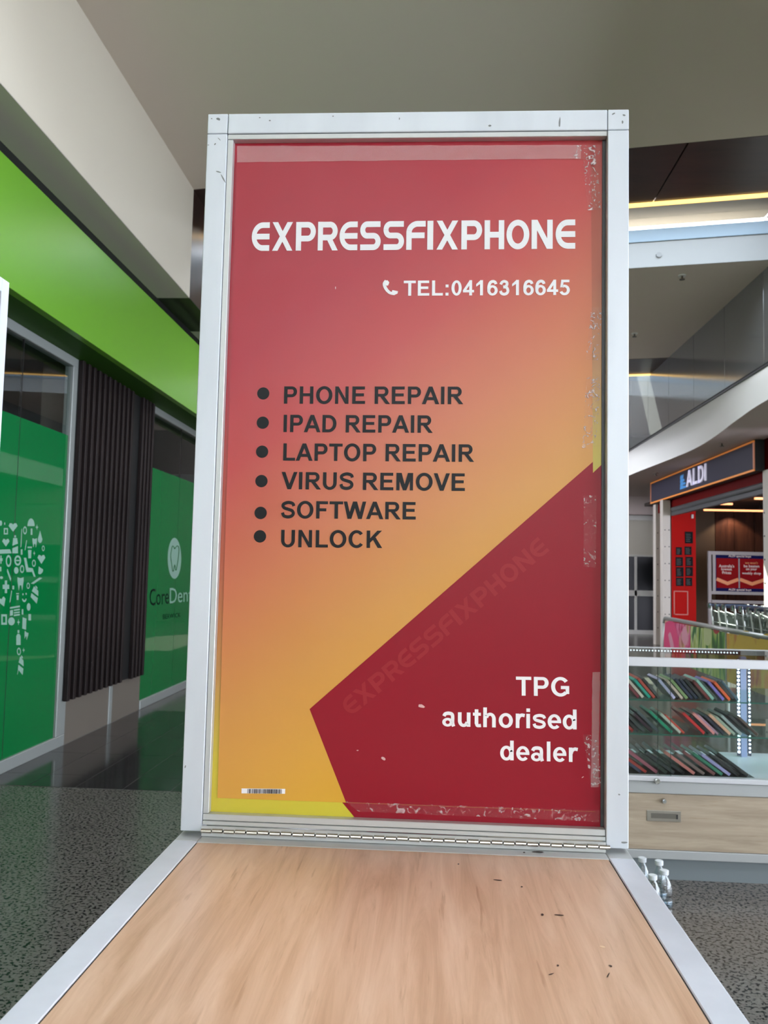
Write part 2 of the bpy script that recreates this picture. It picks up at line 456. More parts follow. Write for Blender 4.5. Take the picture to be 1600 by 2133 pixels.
REDP = mat('red_board', (186, 20, 14), rough=0.6, spec=0.08)

# ================================================================== THE SETTING
# floor: speckled terrazzo with an inset of dark tiles
m = bpy.data.materials.new('terrazzo'); m.use_nodes = True; nt = m.node_tree; b = nt.nodes['Principled BSDF']
b.inputs['Roughness'].default_value = 0.2; b.inputs['Specular IOR Level'].default_value = 0.35
tc = nt.nodes.new('ShaderNodeTexCoord')
n = nt.nodes.new('ShaderNodeTexNoise'); n.inputs['Scale'].default_value = 75; n.inputs['Detail'].default_value = 1.0; n.inputs['Distortion'].default_value = 0.4
n2 = nt.nodes.new('ShaderNodeTexNoise'); n2.inputs['Scale'].default_value = 2.5; n2.inputs['Detail'].default_value = 3
r = nt.nodes.new('ShaderNodeValToRGB'); e = r.color_ramp.elements
e[0].position, e[0].color = 0.39, lin((24, 23, 23)); e[1].position, e[1].color = 0.45, lin((106, 101, 96))
x = e.new(0.62); x.color = lin((114, 109, 104)); x = e.new(0.70); x.color = lin((118, 114, 109))
mx = nt.nodes.new('ShaderNodeMix'); mx.data_type = 'RGBA'; mx.blend_type = 'MULTIPLY'; mx.inputs[0].default_value = 0.25
nt.links.new(tc.outputs['Object'], n.inputs['Vector']); nt.links.new(tc.outputs['Object'], n2.inputs['Vector'])
nt.links.new(n.outputs['Fac'], r.inputs[0]); nt.links.new(r.outputs[0], mx.inputs[6]); nt.links.new(n2.outputs['Fac'], mx.inputs[7])
nt.links.new(mx.outputs[2], b.inputs['Base Color'])
TERR = m
TILE = mat('dark_floor_tile', (52, 50, 50), rough=0.12, noise=(6, (44, 43, 43), 0.35, 0.65, (1, 1, 1)))
GROUT = mat('tile_grout', (98, 95, 92), rough=0.6)
floor = struct(box('floor', TERR, -6.2, 9.0, -14, 24, -0.2, 0.0), 'speckled grey terrazzo floor of the mall walkway', 'floor')
YT0, YT1 = 5.10, 7.90
gr = box('grout_bed', GROUT, -2.80, 3.7, YT0, YT1, 0.0, 0.0012, floor)
tme = None
xg = -2.475 - 0.3
ys = [YT0, 5.40, 6.03, 6.66, 7.29, YT1]
for ix in range(22):
    for iy in range(len(ys) - 1):
        x0 = max(xg + 0.3 * ix, -2.80); x1 = min(xg + 0.3 * (ix + 1), 3.7)
        box('tile', TILE, x0 + 0.002, x1 - 0.002, ys[iy] + 0.002, ys[iy + 1] - 0.002, 0.0012, 0.003, floor)

# ceiling bands: plaster, dark timber, raised skylight coffers
def band(name, m, o0, o1, x0, x1, z, parent=None, th=0.04):
    v = []
    for zz in (z, z + th):
        v += [(x0, edge(o0, x0), zz), (x1, edge(o0, x1), zz), (x1, edge(o1, x1), zz), (x0, edge(o1, x0), zz)]
    return mesh(name, v, [(0, 1, 2, 3), (7, 6, 5, 4), (0, 4, 5, 1), (1, 5, 6, 2), (2, 6, 7, 3), (3, 7, 4, 0)], m, parent)


def upright(name, m, o, x0, x1, z0, z1, parent=None, th=0.05):
    v = []
    for oo in (o, o + th):
        v += [(x0, edge(oo, x0), z0), (x1, edge(oo, x1), z0), (x1, edge(oo, x1), z1), (x0, edge(oo, x0), z1)]
    return mesh(name, v, [(0, 1, 2, 3), (7, 6, 5, 4), (0, 4, 5, 1), (1, 5, 6, 2), (2, 6, 7, 3), (3, 7, 4, 0)], m, parent)


LEDW = mat('warm_led', (255, 214, 140), emit=((255, 205, 120), 1.6))
FRAMEB = mat('clerestory_sill', (128, 150, 168), rough=0.5)
XL2 = XCL - 0.3
WOODW = 1.07; COF = 2.83; ROOFZ = 5.52
names = {0: 'front', 1: 'rear', -1: 'overhead', -2: 'back'}
for k in (-2, -1, 0, 1):
    o = 7.0 * k
    lab = {0: 'beyond the upright poster panel', 1: 'furthest away above the supermarket', -1: 'above the kiosk', -2: 'behind the kiosk'}[k]
    c = struct(band('ceiling', CEIL, o - 7.0 + COF, o, XL2, XWR + 0.3, ZC), 'flat grey-white plaster ceiling bay ' + lab, 'ceiling')
    tr = thing('trim_%d' % (k + 3), 'dark timber ceiling band along the skylight ' + lab, 'timber band', (0, edge(o, 0), ZC), kind='structure')
    js = [XL2, -1.6, -0.55, 0.5, 2.02, 3.1, XWR + 0.3]
    for a, b_ in zip(js, js[1:]):
        band('board', DWOOD, o + 0.002, o + WOODW, a + 0.006, b_ - 0.006, ZC - 0.003, tr)
    band('joint_backing', BLACK, o, o + WOODW, XL2, XWR + 0.3, ZC + 0.038, tr)
    led = upright('light_strip', LEDW, o + WOODW + 0.01, XCL + 0.003, XWR - 0.003, ZC - 0.02, ZC + 0.012, None, 0.05)
    tag(led, 'thin warm light strip at the skylight edge ' + lab, 'light strip', 'skylight edge lights')
    sk = thing('window_%d' % (k + 10), 'raised glazed skylight well ' + lab, 'skylight', (0, edge(o + 2, 0), ZC), kind='structure')
    upright('well_side', CEIL, o + WOODW + 0.06, XL2, XWR, ZC + 0.0, ROOFZ + 0.05, sk)
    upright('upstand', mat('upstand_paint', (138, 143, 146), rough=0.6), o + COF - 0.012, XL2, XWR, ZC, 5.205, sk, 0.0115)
    upright('sill', FRAMEB, o + COF - 0.03, XL2, XWR, 5.205, 5.35, sk, 0.13)
    upright('pane', GLASS, o + COF + 0.05, XL2, XWR, 5.35, ROOFZ, sk, 0.01)
    band('roof_strip', mat('roof_lining', (112, 106, 98), rough=0.8), o + COF - 0.45, o + COF + 0.3, XL2, XWR, ROOFZ, sk)
    band('roof_strip', CEIL, o + WOODW + 0.0, o + WOODW + 0.36, XL2, XWR, ROOFZ, sk)  # opaque strip added to keep sun spots off the bulkhead
    band('roof_pane', GLASS, o + WOODW + 0.36, o + COF - 0.45, XL2, XWR, ROOFZ + 0.03, sk, 0.01)
    for xx in (-1.2, 0.4):
        band('glazing_bar', WHITE, o + WOODW + 0.36, o + COF - 0.45, xx, xx + 0.05, ROOFZ - 0.02, sk)
struct(band('ceiling', CEIL, 7.0 + COF, 17.0, XL2, XWR + 3.5, ZC), 'plaster ceiling at the far end of the walkway', 'ceiling')

# left: cream bulkhead with its timber strip, black gap, green fascia
wl = thing('wall_left', 'cream painted bulkhead wall above the green shop fascia', 'wall', (XCL, 4, 3.87), kind='structure')
YB = edge(0, XCL)
for y0, y1, mm, nm in ((-8, YB, CREAM, 'plaster'), (YB, YB + WOODW, DWOODV, 'timber_strip'), (YB + WOODW, 16, CREAM, 'plaster')):
    box(nm, mm, XCL - 0.06, XCL, y0, y1, 3.876, 5.6, wl)
    box('soffit' if mm is CREAM else 'timber_soffit', SOFFIT if mm is CREAM else mat('dark_soffit', (24, 18, 17), rough=0.5), -2.62, XCL, y0, y1, 3.87, 3.8755, wl)
box('shadow_gap', BLACK, -2.9, -2.62, -8, 16, 3.90, 3.96, wl)
box('gap_back', BLACK, -2.92, -2.60, -8, 16, 3.70, 3.88, wl)
fa = thing('trim_20', 'bright green glossy fascia over the dental shop windows', 'fascia', (-2.48, 5, 2.97), kind='structure')
for y0, y1 in ((-8, 2.2), (2.2, 16)):
    box('fascia_panel', GREEN, -2.54, -2.48, y0, y1 - 0.003, 2.97, 3.70, fa, bev=0.002)
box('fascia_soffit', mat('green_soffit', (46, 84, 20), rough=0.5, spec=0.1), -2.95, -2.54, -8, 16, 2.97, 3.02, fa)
box('fascia_cap', BLACK, -2.95, -2.60, -8, 16, 3.60, 3.70, fa)

# left shop windows
FRAME = mat('window_frame', (156, 160, 158), rough=0.4, metal=0.3)
XG_ = -2.80
SHOPG = glass('shop_glass', (0.9, 0.95, 0.94), 0.0, 0.05)


def shop_window(name, label, y0, y1, joints, jamb_lo, jamb_hi):
    w = thing(name, label, 'shop window', (XG_, (y0 + y1) / 2, 0), kind='structure')
    box('bottom_rail', FRAME, XG_ - 0.05, XG_ + 0.02, y0, y1, 0.0, 0.085, w, bev=0.004)
    box('head_rail', FRAME, XG_ - 0.05, XG_ + 0.02, y0, y1, 2.90, 2.97, w, bev=0.004)
    if jamb_lo: box('jamb', FRAME, XG_ - 0.05, XG_ + 0.02, y0, y0 + 0.09, 0.085, 2.90, w, bev=0.004)
    if jamb_hi: box('jamb', FRAME, XG_ - 0.05, XG_ + 0.02, y1 - 0.15, y1, 0.085, 2.90, w, bev=0.004)
    a = y0 + (0.09 if jamb_lo else 0); b_ = y1 - (0.15 if jamb_hi else 0)
    js = [a] + [j for j in joints if a < j < b_] + [b_]
    for p, q in zip(js, js[1:]):
        pn = box('pane', SHOPG, XG_ - 0.012, XG_, p + 0.004, q - 0.004, 0.085, 2.90, w)
        fl = box('film', GREENF, XG_ + 0.0004, XG_ + 0.0016, p + 0.004, q - 0.004, 0.085, 2.36, pn)
        fl['label'] = 'green window film'
    for j in js[1:-1]:
        box('joint_seal', BLACK, XG_ - 0.012, XG_ + 0.001, j - 0.004, j + 0.004, 0.085, 2.90, w)
    return w


w1 = shop_window('window_1', 'dental shop window with green film and white tooth of small icons', -2.0, 6.28, [-0.6, 0.9, 2.4, 3.9, 5.39], False, True)
w2 = shop_window('window_2', 'dental shop window beyond the slatted column with tooth logo and lettering', 7.93, 14.0, [8.95, 10.5, 12.2], False, False)
struct(box('wall_left_far', CREAM, -2.86, -2.78, 14.0, 22.0, 0, 3.0), 'cream wall at the far end of the left side', 'wall')
struct(box('wall_left_near', CREAM, -2.86, -2.78, -8.0, -2.0, 0, 3.0), 'cream wall behind the kiosk on the left', 'wall')
# unlit surgery behind the glass
INT = mat('shop_interior', (104, 114, 114), rough=0.8)
box('wall_shop_back', INT, -6.1, -6.0, -2, 14, 0, 3.0)['kind'] = 'structure'
box('ceiling_shop', INT, -6.1, -2.95, -2, 14, 2.97, 3.05)['kind'] = 'structure'
box('wall_shop_end', INT, -6.1, -2.86, 13.9, 14, 0, 3.0)['kind'] = 'structure'
box('wall_shop_near', INT, -6.1, -2.86, -2.0, -1.9, 0, 3.0)['kind'] = 'structure'
# column between the windows, with the slat screen on it
COLM = mat('column_panel', (112, 103, 95), rough=0.3)
cw = thing('wall_column', 'grey column wall under the slatted screen', 'column', (-2.82, 7.2, 0), kind='structure')
box('panel', COLM, -3.1, -2.79, 6.285, 7.15, 0.0, 2.97, cw)
box('panel', COLM, -3.1, -2.79, 7.22, 7.925, 0.0, 2.97, cw)
box('cover_strip', FRAME, -2.9, -2.781, 7.15, 7.22, 0.0, 2.97, cw, bev=0.003)
SL = mat('dark_slat', (40, 31, 31), rough=0.5, spec=0.2, noise=(5, (30, 24, 24), 0.35, 0.65, (1, 1, 0.2)))
ss = thing('slat_screen', 'dark brown vertical slat screen between two green shop windows', 'screen', (-2.74, 7.1, 0.34))
box('backing', BLACK, -2.779, -2.772, 6.205, 7.88, 0.345, 2.965, ss)
proto = None
pos = [6.205 + 0.107 * k for k in range(11)] + [7.56 + 0.092 * k for k in range(4)]
for y in pos:
    if proto is None:
        proto = box('slat', SL, -2.772, -2.738, y, y + 0.045, 0.34, 2.965, ss, bev=0.003)
        y00 = y
    else:
        s = proto.copy(); COL.objects.link(s); s.location.y += y - y00

# right: grey metal panels, curved white bulkhead, soffit
wr = thing('wall_right', 'grey metal-panelled upper wall on the right of the walkway', 'wall', (XWR, 12, 3.81), kind='structure')
GREYP = mat('grey_metal_panel', (128, 131, 132), rough=0.14, metal=0.6)
yj = [at(px, py, X=XWR).y for px, py in ((1592, 760), (1523, 800), (1466, 840), (1419, 865), (1378, 890), (1314, 935))]
st = (yj[0] - yj[-1]) / 5
js = [yj[0] + abs(st) * k for k in range(-17, 10)]
for a, b_ in zip(js, js[1:]):
    box('panel', GREYP, XWR, XWR + 0.03, a + 0.004, b_ - 0.004, 3.83, 5.5, wr, bev=0.002)
box('panel_backing', DARK, XWR + 0.022, XWR + 0.06, js[0], js[-1], 3.81, 5.5, wr)
ctrl = [(-8, 3.66), (4, 3.66), (7, 3.66), (9.3, 3.68), (10.5, 3.78), (11.8, 3.93), (13.0, 4.0), (14.5, 3.93), (16.2, 3.83), (19, 3.78), (22, 3.78)]
ctrl = [(a, b_ ) for a, b_ in ctrl]
cs = spline(ctrl, 8)
V, Fc = [], []
for y, xx in cs:
    V += [(XWR + 0.05, y, 3.815), (XWR * 0.35 + (xx) * 0.65 + 0.02, y, 3.74), (xx, y, 3.62), (xx, y, 3.37)]
for i in range(len(cs) - 1):
    for j in range(3): Fc.append((i * 4 + j, i * 4 + j + 1, i * 4 + 4 + j + 1, i * 4 + 4 + j))
bk = mesh('wall_right_bulkhead', V, Fc, WHITE, None, smooth=True)
mod = bk.modifiers.new('split', 'EDGE_SPLIT'); mod.split_angle = math.radians(50)
struct(bk, 'white curved bulkhead under the grey metal panels', 'bulkhead')
V, Fc = [], []
for y, xx in cs: V += [(xx, y, 3.37), (9.0, y, 3.37)]
for i in range(len(cs) - 1): Fc.append((i * 2, i * 2 + 1, i * 2 + 3, i * 2 + 2))
struct(mesh('ceiling_arcade', V, Fc, SOFFIT), 'low plaster soffit over the supermarket entrance', 'soffit')
struct(box('wall_right_back', WHITE, 8.9, 9.0, 10.9, 21, 0, 3.37), 'side wall inside the supermarket entrance', 'wall')

# behind the viewer: unseen end wall, its high windows added for daylight
ew = thing('wall_added_windows', 'white end wall behind the viewer, high windows added for daylight', 'wall', (0.9, -8.1, 0), kind='structure')
box('wall_part', WHITE, -2.9, 9.0, -8.2, -8.0, 0, 3.2, ew); box('wall_part', WHITE, -2.9, 9.0, -8.2, -8.0, 4.85, 5.6, ew)
box('wall_part', WHITE, -2.9, -2.25, -8.2, -8.0, 3.2, 4.85, ew); box('wall_part', WHITE, 3.7, 9.0, -8.2, -8.0, 3.2, 4.85, ew)
for k in range(4):
    a = -2.25 + 1.4875 * k
    box('pane', GLASS, a + 0.03, a + 1.4575, -8.11, -8.10, 3.2, 4.85, ew)
    box('mullion', FRAME, a - 0.03, a + 0.03, -8.13, -8.07, 3.2, 4.85, ew)
# beside the viewer: unseen glazing added on the right to let daylight in
rw = thing('wall_right_added_glazing', 'unseen glazed wall added for daylight on the right beside the kiosk', 'wall', (4.68, 0, 0), kind='structure')
RW0, RW1 = -6.0, 7.2
box('wall_part', WHITE, 4.6, 4.75, -8.0, RW0, 0, 3.37, rw); box('wall_part', WHITE, 4.6, 4.75, RW1, 10.9, 0, 3.37, rw); box('wall_part', WHITE, 4.6, 4.75, RW0, RW1, 3.2, 3.37, rw)
nP = 8; dP = (RW1 - RW0) / nP
for k in range(nP):
    a = RW0 + dP * k
    box('pane', GLASS, 4.67, 4.68, a + 0.03, a + dP - 0.03, 0.0, 3.2, rw)
    box('mullion', FRAME, 4.64, 4.71, a - 0.03, a + 0.03, 0.0, 3.2, rw)

# ================================================================== THE POSTER PANEL
YP = 1.15                                   # front of the frame
PX0, PX1, PZ0, PZ1 = -0.3395, 0.268, 1.006, 2.0305
PW = 0.0297                                 # profile width
pp_ = thing('hinged_sign', 'upright aluminium-framed phone repair poster hinged on the wooden counter', 'sign', ((PX0 + PX1) / 2, YP + 0.015, 1.0))
D_ = 0.03
box('post', ALU, PX0, PX0 + PW, YP, YP + D_, PZ0, PZ1 - PW - 0.0006, pp_, bev=0.0012, seg=2)
box('post', ALU, PX1 - PW, PX1, YP, YP + D_, PZ0, PZ1 - PW - 0.0006, pp_, bev=0.0012, seg=2)
box('top_rail', ALU, PX0 + PW + 0.0006, PX1 - PW - 0.0006, YP, YP + D_, PZ1 - PW, PZ1, pp_, bev=0.0012, seg=2)
box('corner_block', ALU, PX0, PX0 + PW, YP - 0.0002, YP + D_, PZ1 - PW, PZ1, pp_, bev=0.0012, seg=2)
box('corner_block', ALU, PX1 - PW, PX1, YP - 0.0002, YP + D_, PZ1 - PW, PZ1, pp_, bev=0.0012, seg=2)
IX0, IX1, IZ1 = PX0 + PW, PX1 - PW, PZ1 - PW
ZB0 = 1.0155
# inner bezel: left, top, bottom in light metal; dark channel on the right
box('bezel', ALU2, IX0 + 0.0006, IX0 + 0.0085, YP + 0.002, YP + 0.018, ZB0 + 0.0146, IZ1 - 0.0086, pp_, bev=0.0006)
box('bezel', ALU2, IX0 + 0.0006, IX1 - 0.0004, YP + 0.002, YP + 0.018, IZ1 - 0.008, IZ1 - 0.0006, pp_, bev=0.0006)
box('bezel', ALU2, IX0 + 0.0006, IX1 - 0.0006, YP + 0.002, YP + 0.018, ZB0 + 0.0055, ZB0 + 0.014, pp_, bev=0.0006)
box('bezel_lip', ALU2, IX0 + 0.0006, IX1 - 0.0006, YP + 0.0005, YP + 0.018, ZB0 - 0.0005, ZB0 + 0.005, pp_, bev=0.0006)
box('channel', DARK, IX1 - 0.005, IX1 - 0.0006, YP + 0.012, YP + 0.018, ZB0 + 0.0146, IZ1 - 0.0086, pp_)
box('channel', BLACK, IX1 - 0.0085, IX1 - 0.005, YP + 0.0145, YP + 0.018, ZB0 + 0.0146, IZ1 - 0.0086, pp_)
YB_ = YP + 0.014                             # face of the backing board


def onp(px, py, lift=0.0):
    q = at(px, py, Y=YB_ - lift); return (q.x, YB_ - lift, q.z)


# colour runs of the two printed sheets (red top left to yellow bottom right)
def tparam(lift):
    a = at(500, 700, Y=YB_); b_ = at(1000, 700, Y=YB_); c = at(500, 1200, Y=YB_)
    # t in pixels = y + 0.8 (x - 500) -> 0..1 over 500..2100
    kx = 0.80 * 500 / (b_.x - a.x); kz = 500 / (c.z - a.z)
    off = 700 - kx * a.x - kz * a.z
    return (kx / 1600, 0, kz / 1600), (off - 500) / 1600


ax, bx_ = tparam(0)
SHEET = ramp_mat('poster_print', [(0.0, (176, 42, 60)), (0.16, (182, 46, 62)), (0.30, (198, 72, 70)), (0.46, (211, 120, 82)), (0.62, (217, 152, 77)), (0.82, (226, 172, 56)), (1.0, (226, 180, 48))], ax, bx_, 0.36, bump=(9, 0.12))
BOARD = ramp_mat('board_print', [(0.0, (178, 40, 58)), (0.2, (180, 52, 62)), (0.42, (190, 100, 70)), (0.56, (200, 150, 84)), (0.66, (212, 194, 66)), (1.0, (222, 210, 60))], ax, bx_, 0.3)
REDPOLY = mat('poster_crimson', (151, 19, 40), rough=0.34, spec=0.27)
WM = mat('poster_ghost_lettering', (163, 40, 50), rough=0.36, spec=0.27)
INKW = mat('poster_white_ink', (248, 246, 250), rough=0.42)
INKB = mat('poster_black_ink', (16, 17, 21), rough=0.42, spec=0.28)

ba = at(440, 1715, Y=YB_); bt = at(1264, 290, Y=YB_)
bd = mesh('backing_board', [(IX0, YB_, ZB0), (IX1, YB_, ZB0), (IX1, YB_, IZ1), (IX0, YB_, IZ1), (IX0, YB_ + 0.006, ZB0), (IX1, YB_ + 0.006, ZB0), (IX1, YB_ + 0.006, IZ1), (IX0, YB_ + 0.006, IZ1)],
          [(0, 1, 2, 3), (7, 6, 5, 4), (0, 4, 5, 1), (1, 5, 6, 2), (2, 6, 7, 3), (3, 7, 4, 0)], BOARD, pp_)
L1 = 0.0003
mesh('printed_shape', [onp(1270, 952, L1), onp(1270, 1740, L1), onp(770, 1740, L1), onp(690, 1644, L1), onp(1000, 1210, L1)], [(0, 1, 2, 3, 4)], REDPOLY, bd)
# overlay sheet with slight waviness, taped over the old print
L2 = 0.0016
tl, tr, br, bl = (493, 335), (1231, 333), (1240, 1691), (453, 1662)
NX, NZ = 24, 40
V, Fc = [], []
for j in range(NZ + 1):
    for i in range(NX + 1):
        u, v = i / NX, j / NZ
        px = (tl[0] * (1 - u) + tr[0] * u) * (1 - v) + (bl[0] * (1 - u) + br[0] * u) * v
        py = (tl[1] * (1 - u) + tr[1] * u) * (1 - v) + (bl[1] * (1 - u) + br[1] * u) * v
        V.append(onp(px, py, L2))
for j in range(NZ):
    for i in range(NX):
        a = j * (NX + 1) + i; Fc.append((a, a + NX + 1, a + NX + 2, a + 1))
sheet = mesh('poster_sheet', V, Fc, SHEET, pp_)
sm = sheet.modifiers.new('thickness', 'SOLIDIFY'); sm.thickness = 0.0008; sm.offset = -1.0
L3 = L2 + 0.0003; L4 = L3 + 0.0003
poly = [onp(645, 1477, L3), onp(721, 1671.6, L3), onp(1240, 1690.8, L3), onp(1235.2, 962, L3)]
mesh('printed_shape', poly, [(0, 1, 2, 3)], REDPOLY, sheet)


def line_text(name, polys, p0, p1, cap_px, m, lift=L4, glyph_h=716.0):
    """set polys (font units) with left baseline at p0 and right baseline at p1 (pixels on the poster), cap height in pixels"""
    a, b_, _, _ = bounds(polys)
    A = Vector(onp(*p0, lift)); B = Vector(onp(*p1, lift)); ex = (B - A); L = ex.length
    up = Vector((-ex.z, 0, ex.x)).normalized()
    sc_ = L / (b_ - a); hz = (A - Vector(onp(p0[0], p0[1] - cap_px, lift))).length / glyph_h
    return flat(name, polys, lambda u, v: A + ex * ((u - a) / (b_ - a)) + up * (v * hz), m, sheet)


cx = lambda X_: 500 + X_ * 0.45625
cy = lambda Y_: 430 + Y_ * 0.45625
XPOS = [(52, 135), (148, 243), (258, 350), (360, 453), (460, 543), (553, 650), (660, 757), (767, 855), (863, 890), (905, 1003), (1018, 1112), (1123, 1212), (1222, 1325), (1335, 1430), (1443, 1531)]


def xtext():
    ps = []
    for ch, (a, b_) in zip('EXPRESSFIXPHONE', XPOS):
        ps += [[(a + p[0] * (b_ - a), p[1]) for p in q] for q in XG[ch][1]]
    return ps


o_ = line_text('lettering', xtext(), (cx(52), cy(203.5)), (cx(1531), cy(193)), 59.5, INKW, glyph_h=1.0)
o_['label'] = 'white EXPRESSFIXPHONE headline'
o_ = line_text('lettering', xtext(), (731, 1493), (1145, 1147), 38, WM, glyph_h=1.0)
o_['label'] = 'faint slanted EXPRESSFIXPHONE on the crimson shape'
tp, a_, b__ = polys_text('TEL:0416316645')
line_text('lettering', tp, (cx(747), cy(408)), (cx(1506), cy(404)), 31.5, INKW)['label'] = 'white telephone number'
# handset sign before the number
hp = stroke([(0.78, 0.03), (0.45, 0.12), (0.2, 0.42), (0.1, 0.75), (0.22, 0.98)], 0.20) + [[(0.05, 0.62), (0.34, 0.62), (0.42, 0.85), (0.30, 1.0), (0.12, 0.98)], [(0.55, 0.02), (0.62, 0.30), (0.98, 0.22), (0.95, 0.05), (0.78, -0.04)]]
A = at(797, 616, Y=YB_); B = at(830, 584, Y=YB_)
flat('handset_print', fit(hp, A.x, B.x, A.z, B.z), lambda u, v: (u, YB_ - L4, v), INKW, sheet)
kx_ = lambda v: 500 + v * 0.34375
ky_ = lambda v: 780 + v * 0.34375
LINES = [('PHONE REPAIR', 266, 1353, 177, 180), ('IPAD REPAIR', 263, 1168, 349, 354), ('LAPTOP REPAIR', 261, 1419, 522, 530), ('VIRUS REMOVE', 250, 1363, 695, 706), ('SOFTWARE', 248, 1065, 871, 879), ('UNLOCK', 248, 862, 1046, 1052)]
for s, xa, xb, ya, yb in LINES:
    tp, _, _ = polys_text(s)
    line_text('lettering', tp, (kx_(xa), ky_(ya)), (kx_(xb), ky_(yb)), 36.0, INKB)
for bx0, by0 in ((141, 115), (138, 292), (134, 468), (130, 646), (125, 839), (121, 981)):
    c = onp(kx_(bx0), ky_(by0), L4); rr = 13.3 / 1500
    flat('bullet', circle(c[0], c[2], rr, 28), lambda u, v: (u, YB_ - L4, v), INKB, sheet)
tx = lambda v: 860 + v * 0.3125
ty = lambda v: 1380 + v * 0.3125
for s, xa, ya, xb, yb, cap in (('TPG', 688, 220, 1043, 226, 39.5), ('authorised', 196, 424, 1092, 446, 41.0), ('dealer', 582, 650, 1102, 664, 41.0)):
    tp, _, _ = polys_text(s)
    line_text('lettering', tp, (tx(xa), ty(ya)), (tx(xb), ty(yb)), cap, INKW)
# barcode sticker
q0 = at(503, 1653, Y=YB_); q1 = at(595, 1643, Y=YB_)
A = onp(503, 1652.5, L4); B = onp(594, 1653.5, L4); hh = 10 / 1500
bc = mesh('barcode_sticker', [A, B, (B[0], B[1], B[2] + hh), (A[0], A[1], A[2] + hh)], [(0, 1, 2, 3)], INKW, sheet)
bars = []; u = 0.14
rb = random.Random(3)
while u < 0.92:
    w = rb.choice((0.006, 0.010, 0.016, 0.022)); bars.append([(u, 0.03), (u + w, 0.03), (u + w, 0.92), (u, 0.92)]); u += w + rb.choice((0.006, 0.010, 0.014))
ex = Vector(B) - Vector(A)
flat('barcode_bars', bars, lambda u, v: Vector(A) + ex * u + Vector((0, -0.0003, v * hh)), INKB, bc)

# clear tape over the edges of the sheet
TAPE1 = tape_mat('clear_tape', 0.2, 40, 0.08); TAPE2 = tape_mat('crinkled_tape', 0.85, 120, 0.9); TAPE3 = tape_mat('dull_tape', 0.45, 90, 0.6)


def tape(corners, m, lift=0.0029, sub=(10, 4), wav=0.0004):
    V, Fc = [], []; nx, nz = sub
    tl, tr, br, bl = corners
    rt = random.Random(int(tl[0] + tl[1]))
    for j in range(nz + 1):
        for i in range(nx + 1):
            u, v = i / nx, j / nz
            px = (tl[0] * (1 - u) + tr[0] * u) * (1 - v) + (bl[0] * (1 - u) + br[0] * u) * v
            py = (tl[1] * (1 - u) + tr[1] * u) * (1 - v) + (bl[1] * (1 - u) + br[1] * u) * v
            V.append(onp(px + rt.uniform(-.6, .6), py + rt.uniform(-.6, .6), lift + rt.uniform(0, wav)))
    for j in range(nz):
        for i in range(nx):
            a = j * (nx + 1) + i; Fc.append((a, a + nx + 1, a + nx + 2, a + 1))
    t = mesh('tape_strip', V, Fc, m, sheet, smooth=True); t['label'] = 'strip of clear tape'
    return t


tape(((494, 304), (1210, 302), (1210, 330), (494, 338)), TAPE1, sub=(30, 2))
tape(((1196, 302), (1254, 302), (1246, 330), (1194, 330)), TAPE2, wav=0.001)
tape(((1214, 328), (1244, 330), (1252, 436), (1224, 438)), TAPE2, sub=(4, 12), wav=0.0012)
tape(((1232, 640), (1254, 640), (1247, 750), (1220, 750)), TAPE2, sub=(4, 12), wav=0.0010)
tape(((1222, 782), (1252, 784), (1240, 935), (1213, 934)), TAPE2, sub=(4, 14), wav=0.0009)
tape(((1216, 1032), (1243, 1032), (1241, 1182), (1216, 1180)), TAPE3, sub=(4, 14), wav=0.0009)
tape(((1234, 1400), (1250, 1400), (1247, 1640), (1231, 1640)), TAPE1, sub=(3, 20), wav=0.0006)
tape(((1214, 1530), (1246, 1532), (1253, 1638), (1232, 1640)), TAPE2, sub=(4, 12), wav=0.0012)
tape(((720, 1670), (1250, 1688), (1248, 1712), (745, 1690)), TAPE3, sub=(34, 3), wav=0.0007)

# ================================================================== THE COUNTER
ct = thing('kiosk_counter', 'light wood counter with aluminium edges in the foreground', 'counter', ((PX0 + PX1) / 2, 0.62, 0))
ZT = 1.0; YN = 0.14
WOOD = wood_mat('light_maple_laminate', (186, 147, 116), (211, 174, 144), (227, 194, 166), (48, 3.4, 48), 0.36, 0.72)
YR = YP + D_
box('board', WOOD, PX0 + 0.0325, PX1 - 0.0325, YN + 0.03, YP - 0.0275, ZT - 0.02, ZT, ct)
YRL = YP - 0.0215
box('edge_rail', ALU, PX0 - 0.0015, PX0 + 0.0305, YN + 0.03, YRL - 0.0005, ZT - 0.03, ZT + 0.0006, ct, bev=0.001)
box('edge_rail', ALU, PX1 - 0.0305, PX1 + 0.0015, YN + 0.03, YRL - 0.0005, ZT - 0.03, ZT + 0.0006, ct, bev=0.001)
box('edge_rail', ALU2, PX0 + 0.031, PX1 - 0.031, YP - 0.027, YR, ZT - 0.03, ZT + 0.0006, ct, bev=0.001)
box('edge_rail', ALU, PX0 + 0.031, PX1 - 0.031, YN, YN + 0.0295, ZT - 0.03, ZT + 0.0006, ct, bev=0.001)
for x0, x1 in ((PX0 - 0.0015, PX0 + 0.0305), (PX1 - 0.0305, PX1 + 0.0015)):
    box('corner_block', ALU2, x0, x1, YRL, YR, ZT - 0.03, ZT + 0.0004, ct, bev=0.001)
    box('corner_block', ALU2, x0, x1, YN, YN + 0.0295, ZT - 0.03, ZT + 0.0004, ct, bev=0.001)
    for y0 in (YN, YR - 0.03):
        box('leg', ALU, x0 + 0.001, x1 - 0.001, y0, y0 + 0.03, 0.0, ZT - 0.03, ct, bev=0.001)
box('gap_strip', BLACK, PX0 + 0.0300, PX0 + 0.0328, YN + 0.03, YP - 0.028, ZT - 0.02, ZT - 0.001, ct)
box('gap_strip', BLACK, PX1 - 0.0328, PX1 - 0.0300, YN + 0.03, YP - 0.028, ZT - 0.02, ZT - 0.001, ct)
